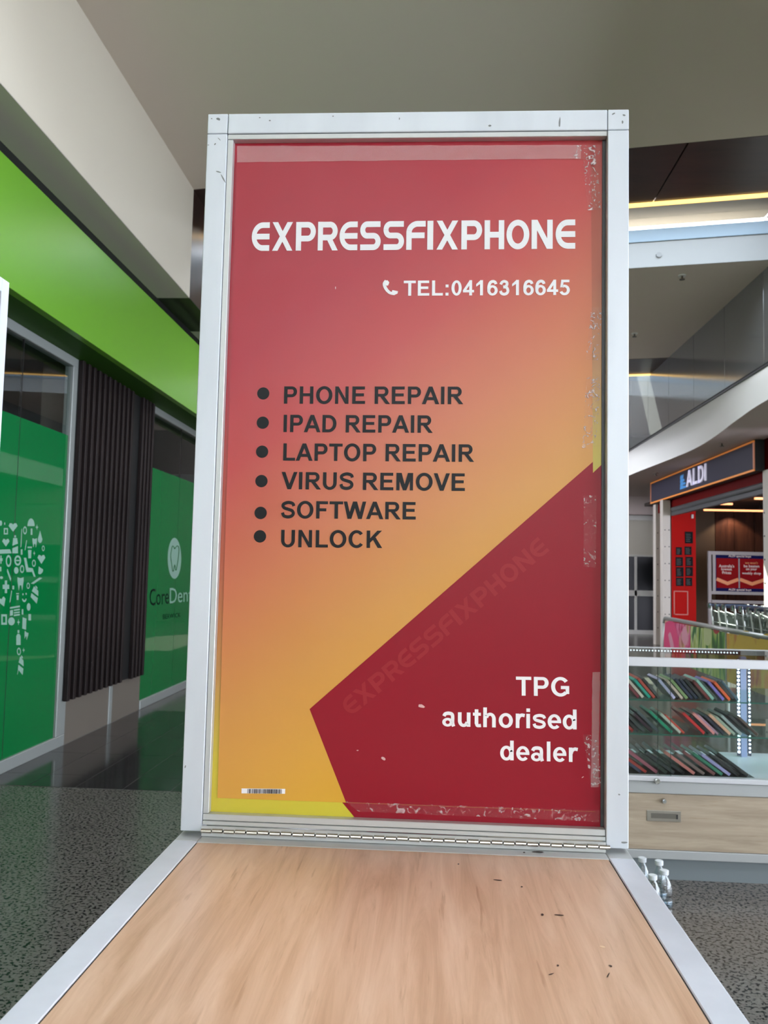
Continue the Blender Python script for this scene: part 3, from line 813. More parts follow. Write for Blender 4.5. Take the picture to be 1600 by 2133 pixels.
LAM = wood_mat('grey_oak_laminate', (150, 134, 116), (168, 152, 132), (182, 166, 146), (3, 30, 40), 0.45, 0.8)
for x0, x1 in ((PX0 + 0.006, PX0 + 0.02), (PX1 - 0.02, PX1 - 0.006)):
    box('side_panel', LAM, x0, x1, YN + 0.0305, YR - 0.0305, 0.08, ZT - 0.031, ct)
box('back_panel', LAM, PX0 + 0.031, PX1 - 0.031, YR - 0.02, YR - 0.006, 0.08, ZT - 0.031, ct)
box('plinth', mat('plinth_grey', (120, 124, 126), rough=0.5), PX0 + 0.031, PX1 - 0.031, YN + 0.06, YR - 0.03, 0.0, 0.08, ct)
# piano hinge
hi = cyl('hinge_pin', BLACK, (IX0 + 0.001, YP - 0.0042, 1.0085), (IX1 + 0.004, YP - 0.0042, 1.0085), 0.0012, ct, n=8)
x = IX0 + 0.001; k = 0; kp = None
while x < IX1 + 0.002:
    w = 0.0139
    if kp is None:
        kp = cyl('hinge_knuckle', STEEL, (x, YP - 0.0042, 1.0085), (x + w, YP - 0.0042, 1.0085), 0.0030, hi, n=12); xk = x
    else:
        s = kp.copy(); COL.objects.link(s); s.location.x += x - xk; s.location.y += -0.0016 if k % 2 else 0; s.location.z += 0.0010 if k % 2 else 0
    x += 0.0158; k += 1
box('hinge_leaf', ALU2, IX0 + 0.001, IX1 - 0.001, YP - 0.0035, YP + 0.0003, 1.0012, 1.0145, ct)

# small marks and crumbs on the counter, scuffs on the frame, nicks in the print
MARK = mat('dark_mark', (52, 36, 28), rough=0.6); CRUMB = mat('pale_crumb', (232, 205, 170), rough=0.6); SCUFF = mat('frame_scuff', (138, 140, 142), rough=0.6); NICK_ = mat('print_nick', (222, 178, 178), rough=0.6)


def blob(px, py, w, h, rot, m_, parent, fn):
    c, s_ = math.cos(rot), math.sin(rot); rr = random.Random(int(px * 7 + py))
    pts = []
    for k in range(8):
        t = 2 * PI * k / 8; r_ = rr.uniform(0.65, 1.0)
        x_, y_ = w * r_ * math.cos(t), h * r_ * math.sin(t)
        pts.append((px + x_ * c - y_ * s_, py + x_ * s_ + y_ * c))
    flat('mark', [pts], fn, m_, parent)


onc = lambda a_, b__: at(a_, b__, Z=ZT + 0.0004)
for q in ((1130, 1905, 4, 3, 0), (1166, 1906, 14, 1.6, 0.05), (1162, 2011, 3, 2.5, 0), (1272, 2012, 5, 2.5, 0.4), (1267, 2031, 1.8, 7, 0.5), (1037, 1833, 14, 1.2, 0.1), (1087, 1847, 2.5, 2, 0), (955, 1800, 2, 1.6, 0), (1148, 2029, 8, 1.2, -0.3)):
    blob(*q, MARK, ct, onc)
blob(1255, 1972, 7, 2.2, 0.2, CRUMB, ct, onc)
onr = lambda a_, b__: at(a_, b__, Z=ZT + 0.0011)
blob(1120, 1774.5, 14, 2.0, 0.05, MARK, ct, onr); blob(1092, 1775.5, 3, 1.5, 0, MARK, ct, onr)
onf = lambda a_, b__: at(a_, b__, Y=YP - 0.0005)
for q in ((441, 247, 2, 1.5, 0), (455, 248, 5, 3.5, 0.3), (448, 300, 1.5, 3, 0.5), (457, 290, 5, 1.0, 0.8), (465, 372, 1.6, 13, -0.5), (455, 358, 7, 1.4, 0.3), (541, 245, 2, 1.4, 0), (562, 251, 2.5, 1.6, 0), (694, 242, 2, 1.5, 0), (832, 247, 1.5, 3, 0),
          (1166, 255, 2.2, 13, 0.05), (1278, 237, 5, 2, -0.4), (1297, 254, 2, 4, 0), (1300, 240, 4, 2, 0.2), (1020, 262, 4, 2.5, 0), (386, 1597, 1.8, 3.5, 0.4), (1290, 1655, 3, 2, 0), (1300, 1755, 8, 2.5, 0), (434, 302, 2, 1, 0)):
    blob(*q, SCUFF, pp_, onf)
ons = lambda a_, b__: at(a_, b__, Y=YB_ - L4 - 0.0006)
for q in ((878, 1471, 9, 4, 0.2), (798, 1580, 6, 3.5, 0.5), (745, 1563, 3, 1.4, 0), (1214, 1619, 3.5, 1.2, -0.6), (699, 600, 1.2, 4, 0)):
    blob(*q, NICK_, sheet, ons)

# second framed panel at the left edge of the view
XS = -0.93
p2 = thing('framed_sign', 'aluminium-framed glossy panel cut off by the left edge of the picture', 'sign', (XS, 1.3, 0))
zt2 = 1.978; yf = at(20, 588, X=XS).y
box('post', ALU, XS - 0.03, XS, yf - 0.03, yf, 1.0, zt2, p2, bev=0.001)
box('post', ALU, XS - 0.03, XS, 0.75, 0.78, 1.0, zt2, p2, bev=0.001)
box('top_rail', ALU, XS - 0.03, XS, 0.78, yf - 0.03, zt2 - 0.03, zt2, p2, bev=0.001)
box('bottom_rail', ALU, XS - 0.03, XS, 0.78, yf - 0.03, 1.0, 1.03, p2, bev=0.001)
box('pane', mat('glossy_panel_sheet', (60, 30, 30), rough=0.03, coat=1.0, spec=0.9), XS - 0.015, XS - 0.008, 0.78, yf - 0.03, 1.03, zt2 - 0.03, p2)
box('edge_strip', mat('dark_grey_strip', (70, 72, 72), rough=0.5), XS - 0.058, XS - 0.031, yf - 0.02, yf + 0.012, 0.9, zt2 - 0.006, p2)
box('cabinet', LAM, XS - 0.5, XS - 0.031, 0.75, yf - 0.02, 0.05, 0.9, p2)
box('cabinet_top', ALU, XS - 0.52, XS, 0.73, yf, 0.97, 1.0, p2)
box('cabinet_side', LAM, XS - 0.03, XS - 0.01, 0.75, yf - 0.02, 0.0, 0.97, p2)

# ================================================================== SHOP WINDOW PRINTS
XF = XG_ + 0.0022


def onw(px, py):
    q = at(px, py, X=XF); return (XF, q.y, q.z)


def wpoly(polys, name, m, parent): return flat(name, polys, onw, m, parent)


def icon(kind, cx_, cy_, w, h, rot=0):
    c, s = math.cos(rot), math.sin(rot)
    shapes = {
        'tooth': [[(-.5, .2), (-.5, .5), (0, .42), (.5, .5), (.5, .2), (.28, -.5), (.12, -.1), (-.12, -.1), (-.28, -.5)]],
        'tube': [[(-.5, -.5), (.5, -.5), (.5, -.1), (-.5, -.22)], [(-.5, -.08), (.5, .04), (.35, .35), (-.35, .35)], [(-.15, .38), (.15, .38), (.15, .5), (-.15, .5)]],
        'rect': [[(-.5, -.5), (.5, -.5), (.5, .5), (-.5, .5)]],
        'frame': [[(-.5, -.5), (.5, -.5), (.5, -.3), (-.5, -.3)], [(-.5, .3), (.5, .3), (.5, .5), (-.5, .5)], [(-.5, -.3), (-.25, -.3), (-.25, .3), (-.5, .3)], [(.25, -.3), (.5, -.3), (.5, .3), (.25, .3)]],
        'drop': [[(.5 * math.cos(t), .32 * math.sin(t) - .18) for t in [PI * (1.0 + k / 8) for k in range(9)]] + [(.2, .2), (0, .5), (-.2, .2)]],
        'disc': circle(0, 0, .5, 14),
        'ring': arc(0, 0, (.5, .5), (.3, .32), 0, 360, 14),
        'cross': [[(-.17, -.5), (.17, -.5), (.17, .5), (-.17, .5)], [(-.5, -.17), (.5, -.17), (.5, .17), (-.5, .17)]],
        'spark': [[(0, .5), (.12, .12), (.5, 0), (.12, -.12), (0, -.5), (-.12, -.12), (-.5, 0), (-.12, .12)]],
        'heart': [[(0, -.5), (.5, .15), (.35, .45), (.12, .42), (0, .28)], [(0, -.5), (-.5, .15), (-.35, .45), (-.12, .42), (0, .28)]],
        'chair': [[(-.5, .5), (-.3, .5), (-.1, -.1), (-.3, -.2)], [(-.3, -.25), (.15, -.25), (.2, -.05), (-.1, -.02)], [(.1, -.1), (.25, -.05), (.5, -.5), (.35, -.5)]],
        'cup': [[(-.5, .5), (.5, .5), (.5, .36), (-.5, .36)], [(-.4, .2), (.4, .2), (.3, -.5), (-.3, -.5)]],
        'bottle': [[(-.5, -.5), (.5, -.5), (.5, .1), (.2, .25), (-.2, .25), (-.5, .1)], [(-.2, .3), (.2, .3), (.2, .5), (-.2, .5)]],
        'smile': arc(0, .1, (.5, .55), (.3, .25), 180, 360, 12),
        'card': [[(-.5, .35), (.5, .5), (.5, .35), (-.5, .2)], [(-.5, .05), (-.2, .1), (-.2, -.4), (-.5, -.45)], [(-.1, .12), (.5, .2), (.5, .08), (-.1, 0)], [(-.1, -.12), (.5, -.04), (.5, -.16), (-.1, -.24)], [(-.1, -.34), (.5, -.26), (.5, -.4), (-.1, -.48)]],
        'dome': [[(.5 * math.cos(PI * k / 10), math.sin(PI * k / 10) - .5) for k in range(11)]],
        'stick': [[(-.5, -.5), (-.2, -.5), (.5, .5), (.2, .5)]],
    }
    return [[(cx_ + (x * c - y * s) * w, cy_ - (x * s + y * c) * h) for x, y in q] for q in shapes[kind]]


# positions read off the photograph, x = v*0.1876, y = 1040 + v*0.1876 (crop of the glass)
IC = [('dome', 345, 255, 80, 85), ('heart', 145, 310, 100, 100), ('disc', 8, 265, 30, 60), ('frame', 65, 355, 45, 70), ('spark', 410, 310, 35, 70), ('drop', 445, 415, 50, 140), ('ring', 277, 345, 42, 90),
      ('stick', 237, 430, 30, 170, .35), ('rect', 350, 360, 18, 70), ('heart', 65, 480, 80, 90), ('tube', 168, 500, 62, 200), ('tooth', 385, 485, 50, 105), ('ring', 480, 545, 30, 65), ('cup', 330, 590, 48, 130),
      ('rect', 50, 580, 140, 45, .12), ('stick', 287, 510, 26, 110), ('rect', 240, 585, 18, 60), ('spark', 380, 600, 26, 60), ('cross', 10, 670, 36, 90), ('ring', 95, 685, 62, 135), ('ring', 197, 680, 76, 115), ('rect', 197, 680, 52, 14),
      ('chair', 330, 755, 130, 210), ('ring', 376, 710, 42, 80), ('heart', 460, 665, 86, 105), ('ring', 245, 775, 46, 90), ('disc', 180, 790, 50, 75), ('drop', 445, 785, 60, 90, .5), ('stick', 100, 840, 60, 110, 1.2),
      ('tooth', 228, 940, 68, 150), ('stick', 405, 905, 110, 80, -.2), ('ring', 313, 960, 36, 70), ('cross', 66, 972, 72, 140), ('tube', 390, 1045, 75, 170, -.45), ('rect', 147, 980, 20, 40), ('stick', 120, 1080, 28, 130),
      ('cup', 195, 1080, 30, 75), ('smile', 270, 1110, 48, 70), ('disc', 255, 1055, 14, 24), ('disc', 290, 1050, 14, 24), ('heart', 30, 1140, 76, 110, .4), ('card', 165, 1240, 110, 120), ('disc', 318, 1195, 42, 85), ('frame', 45, 1335, 62, 115),
      ('disc', 127, 1355, 74, 90), ('spark', 205, 1365, 32, 76), ('rect', 270, 1380, 42, 125, -.12), ('rect', 330, 1310, 28, 70), ('bottle', 205, 1535, 48, 165), ('tooth', 290, 1515, 42, 90, -.3), ('ring', 210, 1690, 44, 85, .5),
      ('spark', 262, 1675, 30, 60), ('tube', 235, 1830, 56, 190, -.35), ('stick', 200, 1910, 20, 70), ('rect', 250, 1250, 18, 60), ('disc', 52, 270, 12, 30), ('rect', 5, 775, 20, 50), ('disc', 15, 870, 36, 30)]
ps = []
for it in IC:
    kind, vx, vy, vw, vh = it[:5]; rot = it[5] if len(it) > 5 else 0
    ps += icon(kind, vx * 0.1876, 1040 + vy * 0.1876, vw * 0.1876, vh * 0.1876, rot)
wpoly(ps, 'icon_print', PALEVIN, w1)['label'] = 'tooth shape made of small pale dental icons'
# round tooth logo and lettering on the second window: crop (280,1080), 140 px over 1244
lx = lambda v: 280 + v * 0.11254
ly = lambda v: 1080 + v * 0.11254
wpoly(circle(lx(742), ly(738), 125 * 0.11254, 32, ry=380 * 0.11254), 'logo_disc', PALEVIN, w2)
XF += 0.0006
out_ = [(690, 560), (705, 510), (730, 525), (745, 560), (775, 520), (805, 510), (825, 570), (815, 700), (795, 850), (770, 960), (755, 900), (745, 860), (725, 960), (708, 970), (690, 850), (672, 690)]
wpoly(stroke([(lx(a), ly(b_)) for a, b_ in out_ + [out_[0]]], 1.6), 'logo_outline', GREENF, w2)
DKV = mat('dark_vinyl', (4, 26, 18), rough=0.6, spec=0.1)


def wtext(s, x0, x1, ytop0, ybot0, ytop1, ybot1, m):
    ps = fit(text_polys(s), 0, 1, 0, 1)
    def fn(u, v):
        px = x0 + (x1 - x0) * u; yb = ybot0 + (ybot1 - ybot0) * u; yt = ytop0 + (ytop1 - ytop0) * u
        return onw(px, yb + (yt - yb) * v)
    flat('lettering', ps, fn, m, w2)


wtext('Core', lx(285), lx(640), ly(1300), ly(1620), ly(1290), ly(1575), DKV)
wtext('Dental', lx(655), lx(1190), ly(1290), ly(1575), ly(1270), ly(1520), PALEVIN)
wtext('BERWICK', lx(530), lx(855), ly(1775), ly(1865), ly(1745), ly(1820), DKV)
XF -= 0.0006

# ================================================================== DISPLAY COUNTER ON THE RIGHT
YC, YCB = 3.935, 4.565                      # front and back
XC0, XC1 = 0.25, 1.84


def zc(px, py, y=YC): return at(px, py, Y=y).z


z_top0, z_top1 = 0.96, 1.0
z_in, z_r1, z_dr = zc(1311, 1615), zc(1311, 1651), zc(1312, 1769)
z_br = zc(1312, 1787)
dc = thing('display_counter', 'glass display counter full of phone cases with LED strips', 'display case', ((XC0 + XC1) / 2, YC, 0))
WALU = mat('white_aluminium', (206, 206, 210), rough=0.4, metal=0.35)
GALU = mat('grey_aluminium', (172, 174, 174), rough=0.45, metal=0.3)
box('top_rail', WALU, XC0, XC1, YC, YC + 0.035, z_top0, z_top1, dc, bev=0.002)
box('top_rail', WALU, XC0, XC1, YCB - 0.03, YCB, z_top0 + 0.01, z_top1, dc, bev=0.002)
xr = at(1570, 1360, Z=1.0)
box('cross_rail', WALU, 1.765, 1.805, YC + 0.035, YCB - 0.03, z_top0 + 0.008, z_top1, dc, bev=0.002)
box('cross_rail', WALU, XC0, XC0 + 0.04, YC + 0.035, YCB - 0.03, z_top0 + 0.008, z_top1, dc, bev=0.002)
box('top_glass', GLASS, XC0 + 0.04, XC1 - 0.075, YC + 0.035, YCB - 0.03, z_top1 - 0.008, z_top1 - 0.002, dc)
box('lower_rail', WALU, XC0, XC1, YC - 0.004, YC + 0.04, z_r1 + 0.055, z_in, dc, bev=0.002)
box('lower_rail', GALU, XC0, XC1, YC + 0.002, YC + 0.04, z_r1, z_r1 + 0.054, dc, bev=0.002)
box('bottom_rail', GALU, XC0, XC1, YC, YC + 0.04, z_br, z_dr, dc, bev=0.002)
box('plinth', mat('plinth_blue_grey', (112, 120, 124), rough=0.5), XC0, XC1, YC + 0.02, YCB - 0.02, 0.0, z_br, dc)
dr = box('drawer_front', LAM, XC0 + 0.03, XC1 - 0.01, YC + 0.006, YC + 0.024, z_dr + 0.002, z_r1 - 0.002, dc)
NICK = mat('nickel', (170, 165, 155), rough=0.3, metal=0.9)
a = at(1348, 1688, Y=YC); b_ = at(1419, 1713, Y=YC)
hd = box('handle', NICK, a.x, b_.x, YC + 0.003, YC + 0.006, b_.z, a.z, dr, bev=0.001)
hw = (b_.x - a.x); hz = a.z - b_.z
box('handle_recess', mat('recess_dark', (112, 108, 100), rough=0.4, metal=0.6), a.x + hw * .12, b_.x - hw * .14, YC + 0.0022, YC + 0.0035, b_.z + hz * .28, a.z - hz * .24, dr)
box('handle_slot', BLACK, b_.x - hw * .135, b_.x - hw * .09, YC + 0.0018, YC + 0.0035, b_.z + hz * .26, a.z - hz * .3, dr)
for px, py, rr in ((1383, 1668, 0.012), (1368, 1626, 0.016)):
    q = at(px, py, Y=YC)
    bm = bmesh.new(); add_cyl(bm, (q.x, YC + 0.01, q.z), (q.x, YC - 0.012, q.z), rr, rr * 0.8, 16); add_cyl(bm, (q.x, YC - 0.012, q.z), (q.x, YC - 0.016, q.z), rr * 0.55, None, 12)
    bm_obj('lock', bm, CHROME, dc)
box('case_floor', mat('white_shelf', (205, 208, 220), rough=0.4), XC0, XC1, YC + 0.04, YCB, z_in - 0.03, z_in - 0.006, dc)
box('body_back', LAM, XC0, XC1, YCB - 0.02, YCB, z_br, z_in - 0.03, dc)
box('body_side', LAM, XC0, XC0 + 0.02, YC + 0.04, YCB - 0.02, z_br, z_in - 0.03, dc)
box('body_side', LAM, XC1 - 0.02, XC1, YC + 0.04, YCB - 0.02, z_br, z_in - 0.03, dc)
# sliding front panes and back pane
xj = at(1399, 1500, Y=YC).x; xj2 = at(1373, 1500, Y=YC).x
EDGEG = mat('glass_edge', (40, 60, 56), rough=0.2)
pn = box('front_pane', GLASS, XC0 + 0.04, xj, YC + 0.012, YC + 0.016, z_in, z_top0, dc)
box('pane_edge', EDGEG, xj - 0.001, xj + 0.0005, YC + 0.0115, YC + 0.0165, z_in, z_top0, pn)
pn = box('front_pane', GLASS, xj2, XC1 - 0.02, YC + 0.022, YC + 0.026, z_in, z_top0, dc)
box('pane_edge', EDGEG, xj2 - 0.0005, xj2 + 0.001, YC + 0.0215, YC + 0.0265, z_in, z_top0, pn)
box('back_pane', GLASS, XC0 + 0.03, XC1, YCB - 0.018, YCB - 0.014, z_in, z_top0 + 0.01, dc)
zs1 = at(1311, 1455.5, Y=YC + 0.06).z; zs2 = at(1311, 1527, Y=YC + 0.06).z
GE = mat('shelf_edge_green', (38, 92, 80), rough=0.15)
for zs in (zs1, zs2):
    sh = box('glass_shelf', SHELFG, XC0 + 0.04, XC1 - 0.01, YC + 0.06, YCB - 0.04, zs - 0.006, zs, dc)
    box('shelf_edge', GE, XC0 + 0.04, XC1 - 0.01, YC + 0.0585, YC + 0.06, zs - 0.006, zs, sh)
xt_ = at(1572, 1620, Y=YC + 0.06).x
box('floor_shade', mat('floor_shade_dark', (26, 26, 30), rough=0.5), XC0 + 0.05, xt_, YC + 0.045, YCB - 0.1, z_in - 0.006, z_in - 0.004, dc)  # dark sheet standing in for the shade under the bottom row
# corner post with two LED strips, and the strip under the top
LEDC = mat('white_led', (245, 250, 255), emit=((222, 238, 255), 3.0))
POST = mat('post_blue_grey', (150, 158, 196), rough=0.4, metal=0.3)
YPO = YCB - 0.11
xa = at(1544, 1490, Y=YPO).x; xb_ = at(1556, 1490, Y=YPO).x
box('post', POST, xa, xb_, YPO, YPO + 0.03, z_in - 0.006, z_top0 + 0.01, dc)


def beads(name, pts, r):
    bm = bmesh.new()
    for p in pts:
        bmesh.ops.create_icosphere(bm, subdivisions=1, radius=r, matrix=Matrix.Translation(p))
    o = bm_obj(name, bm, LEDC, dc, smooth=True); o['kind'] = 'stuff'; return o


for px, n_, r_ in ((1538.5, 24, 0.0076), (1561, 24, 0.0055)):
    x0 = at(px, 1490, Y=YPO).x
    box('led_carrier', mat('led_carrier', (60, 62, 80), rough=0.6), x0 - 0.008, x0 + 0.008, YPO - 0.0005, YPO + 0.003, z_in, z_top0, dc)
    beads('led_beads', [(x0, YPO - 0.004, z_in + 0.02 + (z_top0 - z_in - 0.03) * k / (n_ - 1)) for k in range(n_)], r_)
ql = at(1314, 1354, Y=YCB - 0.035); qr = at(1535, 1360, Y=YCB - 0.035)
box('led_carrier', mat('led_carrier_dark', (40, 40, 44), rough=0.6), 0.6, qr.x + 0.02, YCB - 0.033, YCB - 0.03, ql.z - 0.012, ql.z + 0.010, dc)
n_ = 35
beads('led_beads', [(ql.x + (qr.x - ql.x) * k / (n_ - 1), YCB - 0.037, ql.z) for k in range(n_)], 0.0045)


# phone cases leaning along the shelves
def case_color(nm, rgb, rough=0.35): return mat('case_' + nm.replace(' ', '_'), rgb, rough=rough)


CASE_ME = {}


def case_mesh(h, L, t):
    key = (round(h, 3), round(L, 3), round(t, 3))
    if key not in CASE_ME:
        bm = bmesh.new(); add_box(bm, -t, 0, 0, L, 0, h)
        es = [e for e in bm.edges if abs(e.verts[0].co.x - e.verts[1].co.x) > t * 0.5]
        bmesh.ops.bevel(bm, geom=es, offset=0.011, segments=3, affect='EDGES', profile=0.5)
        bmesh.ops.bevel(bm, geom=[e for e in bm.edges], offset=0.0012, segments=1, affect='EDGES')
        bmesh.ops.recalc_face_normals(bm, faces=bm.faces)
        me = bpy.data.meshes.new('phone_case'); bm.to_mesh(me); bm.free()
        for p in me.polygons: p.use_smooth = False
        CASE_ME[key] = me
    return CASE_ME[key]


ORD = ['first', 'second', 'third', 'fourth', 'fifth', 'sixth', 'seventh', 'eighth', 'ninth', 'tenth', 'eleventh', 'twelfth', 'thirteenth', 'fourteenth', 'fifteenth', 'sixteenth', 'seventeenth', 'eighteenth', 'nineteenth', 'twentieth']


def phone_row(items, zsh, shelf, y0):
    prev = None
    for i, (px, py, nm, rgb, h, L, t, lean, dy) in enumerate(items):
        qx = at(px, py, Y=y0).x
        if prev is not None: t = min(t, (qx - prev) * math.cos(math.radians(lean)) * 0.93)
        prev = qx; dy = 0.0
        me = case_mesh(h, L, t).copy()
        o = bpy.data.objects.new('phone_case', me); COL.objects.link(o)
        me.materials.append(case_color(nm, rgb))
        q = at(px, py, Y=y0 + dy)
        a = math.radians(lean)
        # lowest corner of the leaned slab is its right foot (0,0,0)
        bl_ = case_mesh(h, L, t)
        o.rotation_euler = (0, -a, 0)
        zmin = min((v.co.x * math.sin(a) * -1 * -1 + v.co.z * math.cos(a)) for v in me.vertices)
        o.location = (q.x, y0 + dy, zsh - zmin + 0.0006)
        tag(o, '%s phone case leaning on the %s, %s from the left' % (nm, shelf, ORD[i]), 'phone case', 'phone cases on the ' + shelf)


N_ = (22, 30, 62); BK = (18, 18, 20)
row1 = [(1334, 1455, 'maroon', (120, 30, 48)), (1343, 1455, 'pearl white', (205, 190, 180)), (1357, 1454, 'teal', (28, 160, 145)), (1367, 1454, 'coral red', (190, 70, 60)), (1377, 1455, 'charcoal', (60, 62, 66)),
        (1409, 1455, 'lavender', (190, 175, 215)), (1417, 1456, 'black', BK), (1425, 1456, 'beige pink', (205, 180, 165)), (1435, 1456, 'olive green', (130, 150, 100)), (1446, 1457, 'navy', N_), (1456, 1457, 'dark navy', (18, 24, 48)),
        (1467, 1458, 'jet black', BK), (1481, 1458, 'dark red', (110, 25, 28)), (1490, 1458, 'mint', (150, 190, 180)), (1497, 1458, 'bottle green', (58, 72, 66)), (1511, 1460, 'purple', (125, 105, 190)),
        (1524, 1460, 'bright orange', (235, 90, 25)), (1533, 1461, 'glossy black', BK), (1541, 1461, 'petrol blue', (50, 82, 100))]
rnd = random.Random(5)
phone_row([(px, py, nm, c, 0.118 + rnd.uniform(-.006, .006), 0.2, 0.0135, 41 + rnd.uniform(-.3, .3), rnd.uniform(0, .012)) for px, py, nm, c in row1], zs1, 'top glass shelf', YC + 0.07)
row2 = [(1322, 1520, 'brick red', (150, 40, 36)), (1334, 1520, 'black', BK), (1346, 1520, 'graphite', (48, 50, 54)), (1362, 1521, 'dark plum', (50, 24, 40)), (1376, 1522, 'slate', (66, 72, 80)), (1403, 1523, 'emerald', (25, 140, 110)),
        (1421, 1523, 'off white', (190, 182, 175)), (1428, 1523, 'tomato red', (190, 62, 48)), (1471, 1528, 'red', (190, 32, 36)), (1481, 1528, 'jet black', BK), (1492, 1529, 'rose pink', (215, 130, 130)), (1499, 1529, 'mauve', (165, 125, 145)),
        (1512, 1529, 'midnight blue', (26, 28, 46)), (1525, 1530, 'peach', (215, 160, 135)), (1534, 1530, 'sage', (150, 160, 145)), (1548, 1531, 'clear grey', (150, 158, 160)), (1566, 1532, 'glossy black', BK), (1582, 1533, 'dark brown', (70, 48, 38))]
phone_row([(px, py, nm, c, 0.13 + rnd.uniform(-.01, .01), 0.2, 0.0135, 47 + rnd.uniform(-.3, .3), rnd.uniform(0, .012)) for px, py, nm, c in row2], zs2, 'lower glass shelf', YC + 0.07)
row3 = [(1338, 1606, 'navy', (18, 26, 52)), (1349, 1606, 'brick red', (170, 45, 40)), (1372, 1607, 'dusty pink', (150, 80, 95)), (1392, 1609, 'dark green', (36, 44, 42)), (1408, 1610, 'graphite', (44, 46, 50)), (1428, 1611, 'black', BK),
        (1450, 1612, 'salmon', (185, 110, 105)), (1470, 1614, 'mink', (110, 90, 88)), (1492, 1616, 'rose brown', (120, 74, 74)), (1508, 1617, 'pine green', (48, 110, 90)), (1524, 1618, 'pale violet', (150, 140, 185)), (1542, 1619, 'jet black', BK), (1562, 1620, 'glossy black', BK)]
phone_row([(px, py, nm, c, 0.165 + rnd.uniform(-.012, .012), 0.2, 0.0145, 55 + rnd.uniform(-.3, .3), rnd.uniform(0, .02)) for px, py, nm, c in row3], z_in - 0.004, 'case floor', YC + 0.06)

# water bottles on the floor beside the counter
PET = glass('clear_plastic', (0.93, 0.96, 0.98), 0.08, 0.06)
CAP = mat('white_cap', (218, 222, 228), rough=0.35)
for px, py, hgt, lab in ((1384, 1812, 0.2, 'clear plastic water bottle standing furthest right on the floor by the counter'), (1373, 1792, 0.21, 'clear plastic water bottle behind the front one, nearest the plinth'),
                         (1338, 1786, 0.2, 'clear plastic water bottle furthest left, mostly behind the counter edge'), (1360, 1822, 0.2, 'clear plastic water bottle tucked between the others near the counter edge')):
    q = at(px, py, Z=hgt)
    bo = thing('water_bottle', lab, 'bottle', (q.x, q.y, 0), 'water bottles on the floor')
    bm = bmesh.new(); h = hgt / 0.2
    add_lathe(bm, (q.x, q.y, 0), [(0.026, 0.0), (0.031, 0.006), (0.031, 0.05), (0.0285, 0.055), (0.031, 0.06), (0.031, 0.085), (0.0285, 0.09), (0.031, 0.095), (0.031, 0.125 * h), (0.026, 0.150 * h), (0.016, 0.170 * h), (0.0125, 0.178 * h), (0.0125, 0.186 * h)], 20)
    bm_obj('bottle_body', bm, PET, bo, smooth=True)
    bm = bmesh.new(); add_lathe(bm, (q.x, q.y, 0), [(0.0165, 0.183 * h), (0.017, 0.185 * h), (0.017, 0.199 * h), (0.015, 0.2 * h)], 16)
    bm_obj('cap', bm, CAP, bo)
    bm = bmesh.new(); add_lathe(bm, (q.x, q.y, 0), [(0.0316, 0.062), (0.0318, 0.063), (0.0318, 0.084), (0.0316, 0.085)], 20)
    bm_obj('wrapper', bm, glass('bottle_wrapper', (0.6, 0.75, 0.85), 0.2, 0.1), bo, smooth=True)

# ================================================================== PRODUCE BARRIER
XB = 2.90
ya, yb = at(1384, 1290, X=XB).y, at(1640, 1325, X=XB).y
br_ = thing('produce_barrier', 'low barrier with fruit and vegetable pictures and a steel rail', 'barrier', (XB, (ya + yb) / 2, 0))
RAIL = mat('barrier_steel', (176, 178, 176), rough=0.35, metal=0.5)
bm = bmesh.new()
pts = [(XB, ya, 0.0), (XB, ya, 0.82)] + [(XB, ya - 0.06 * (1 - math.cos(t)), 0.82 + 0.06 * math.sin(t)) for t in (0.5, 1.0, PI / 2)] + [(XB, yb, 0.88)]
for p, q in zip(pts, pts[1:]): add_cyl(bm, p, q, 0.024, None, 10)
bm_obj('rail', bm, RAIL, br_, smooth=True)
for yy in (yb, at(1515, 1320, X=XB).y):
    cyl('post', RAIL, (XB, yy, 0), (XB, yy, 0.88), 0.02, br_, 10)


def blotch(name, cols, scale, stretch=(1, 1, 1), dist=1.5):
    m = bpy.data.materials.new(name); m.use_nodes = True; nt = m.node_tree; b = nt.nodes['Principled BSDF']; b.inputs['Roughness'].default_value = 0.4
    tc = nt.nodes.new('ShaderNodeTexCoord'); mp = nt.nodes.new('ShaderNodeMapping'); mp.inputs['Scale'].default_value = stretch
    n = nt.nodes.new('ShaderNodeTexNoise'); n.inputs['Scale'].default_value = scale; n.inputs['Detail'].default_value = 1.5; n.inputs['Distortion'].default_value = dist
    r = nt.nodes.new('ShaderNodeValToRGB'); el = r.color_ramp.elements
    el[0].position, el[0].color = 0.3, lin(cols[0]); el[1].position, el[1].color = 0.7, lin(cols[-1])
    for k, c in enumerate(cols[1:-1]):
        e = el.new(0.3 + 0.4 * (k + 1) / (len(cols) - 1)); e.color = lin(c)
    nt.links.new(tc.outputs['Object'], mp.inputs[0]); nt.links.new(mp.outputs[0], n.inputs['Vector']); nt.links.new(n.outputs['Fac'], r.inputs[0]); nt.links.new(r.outputs[0], b.inputs['Base Color'])
    return m


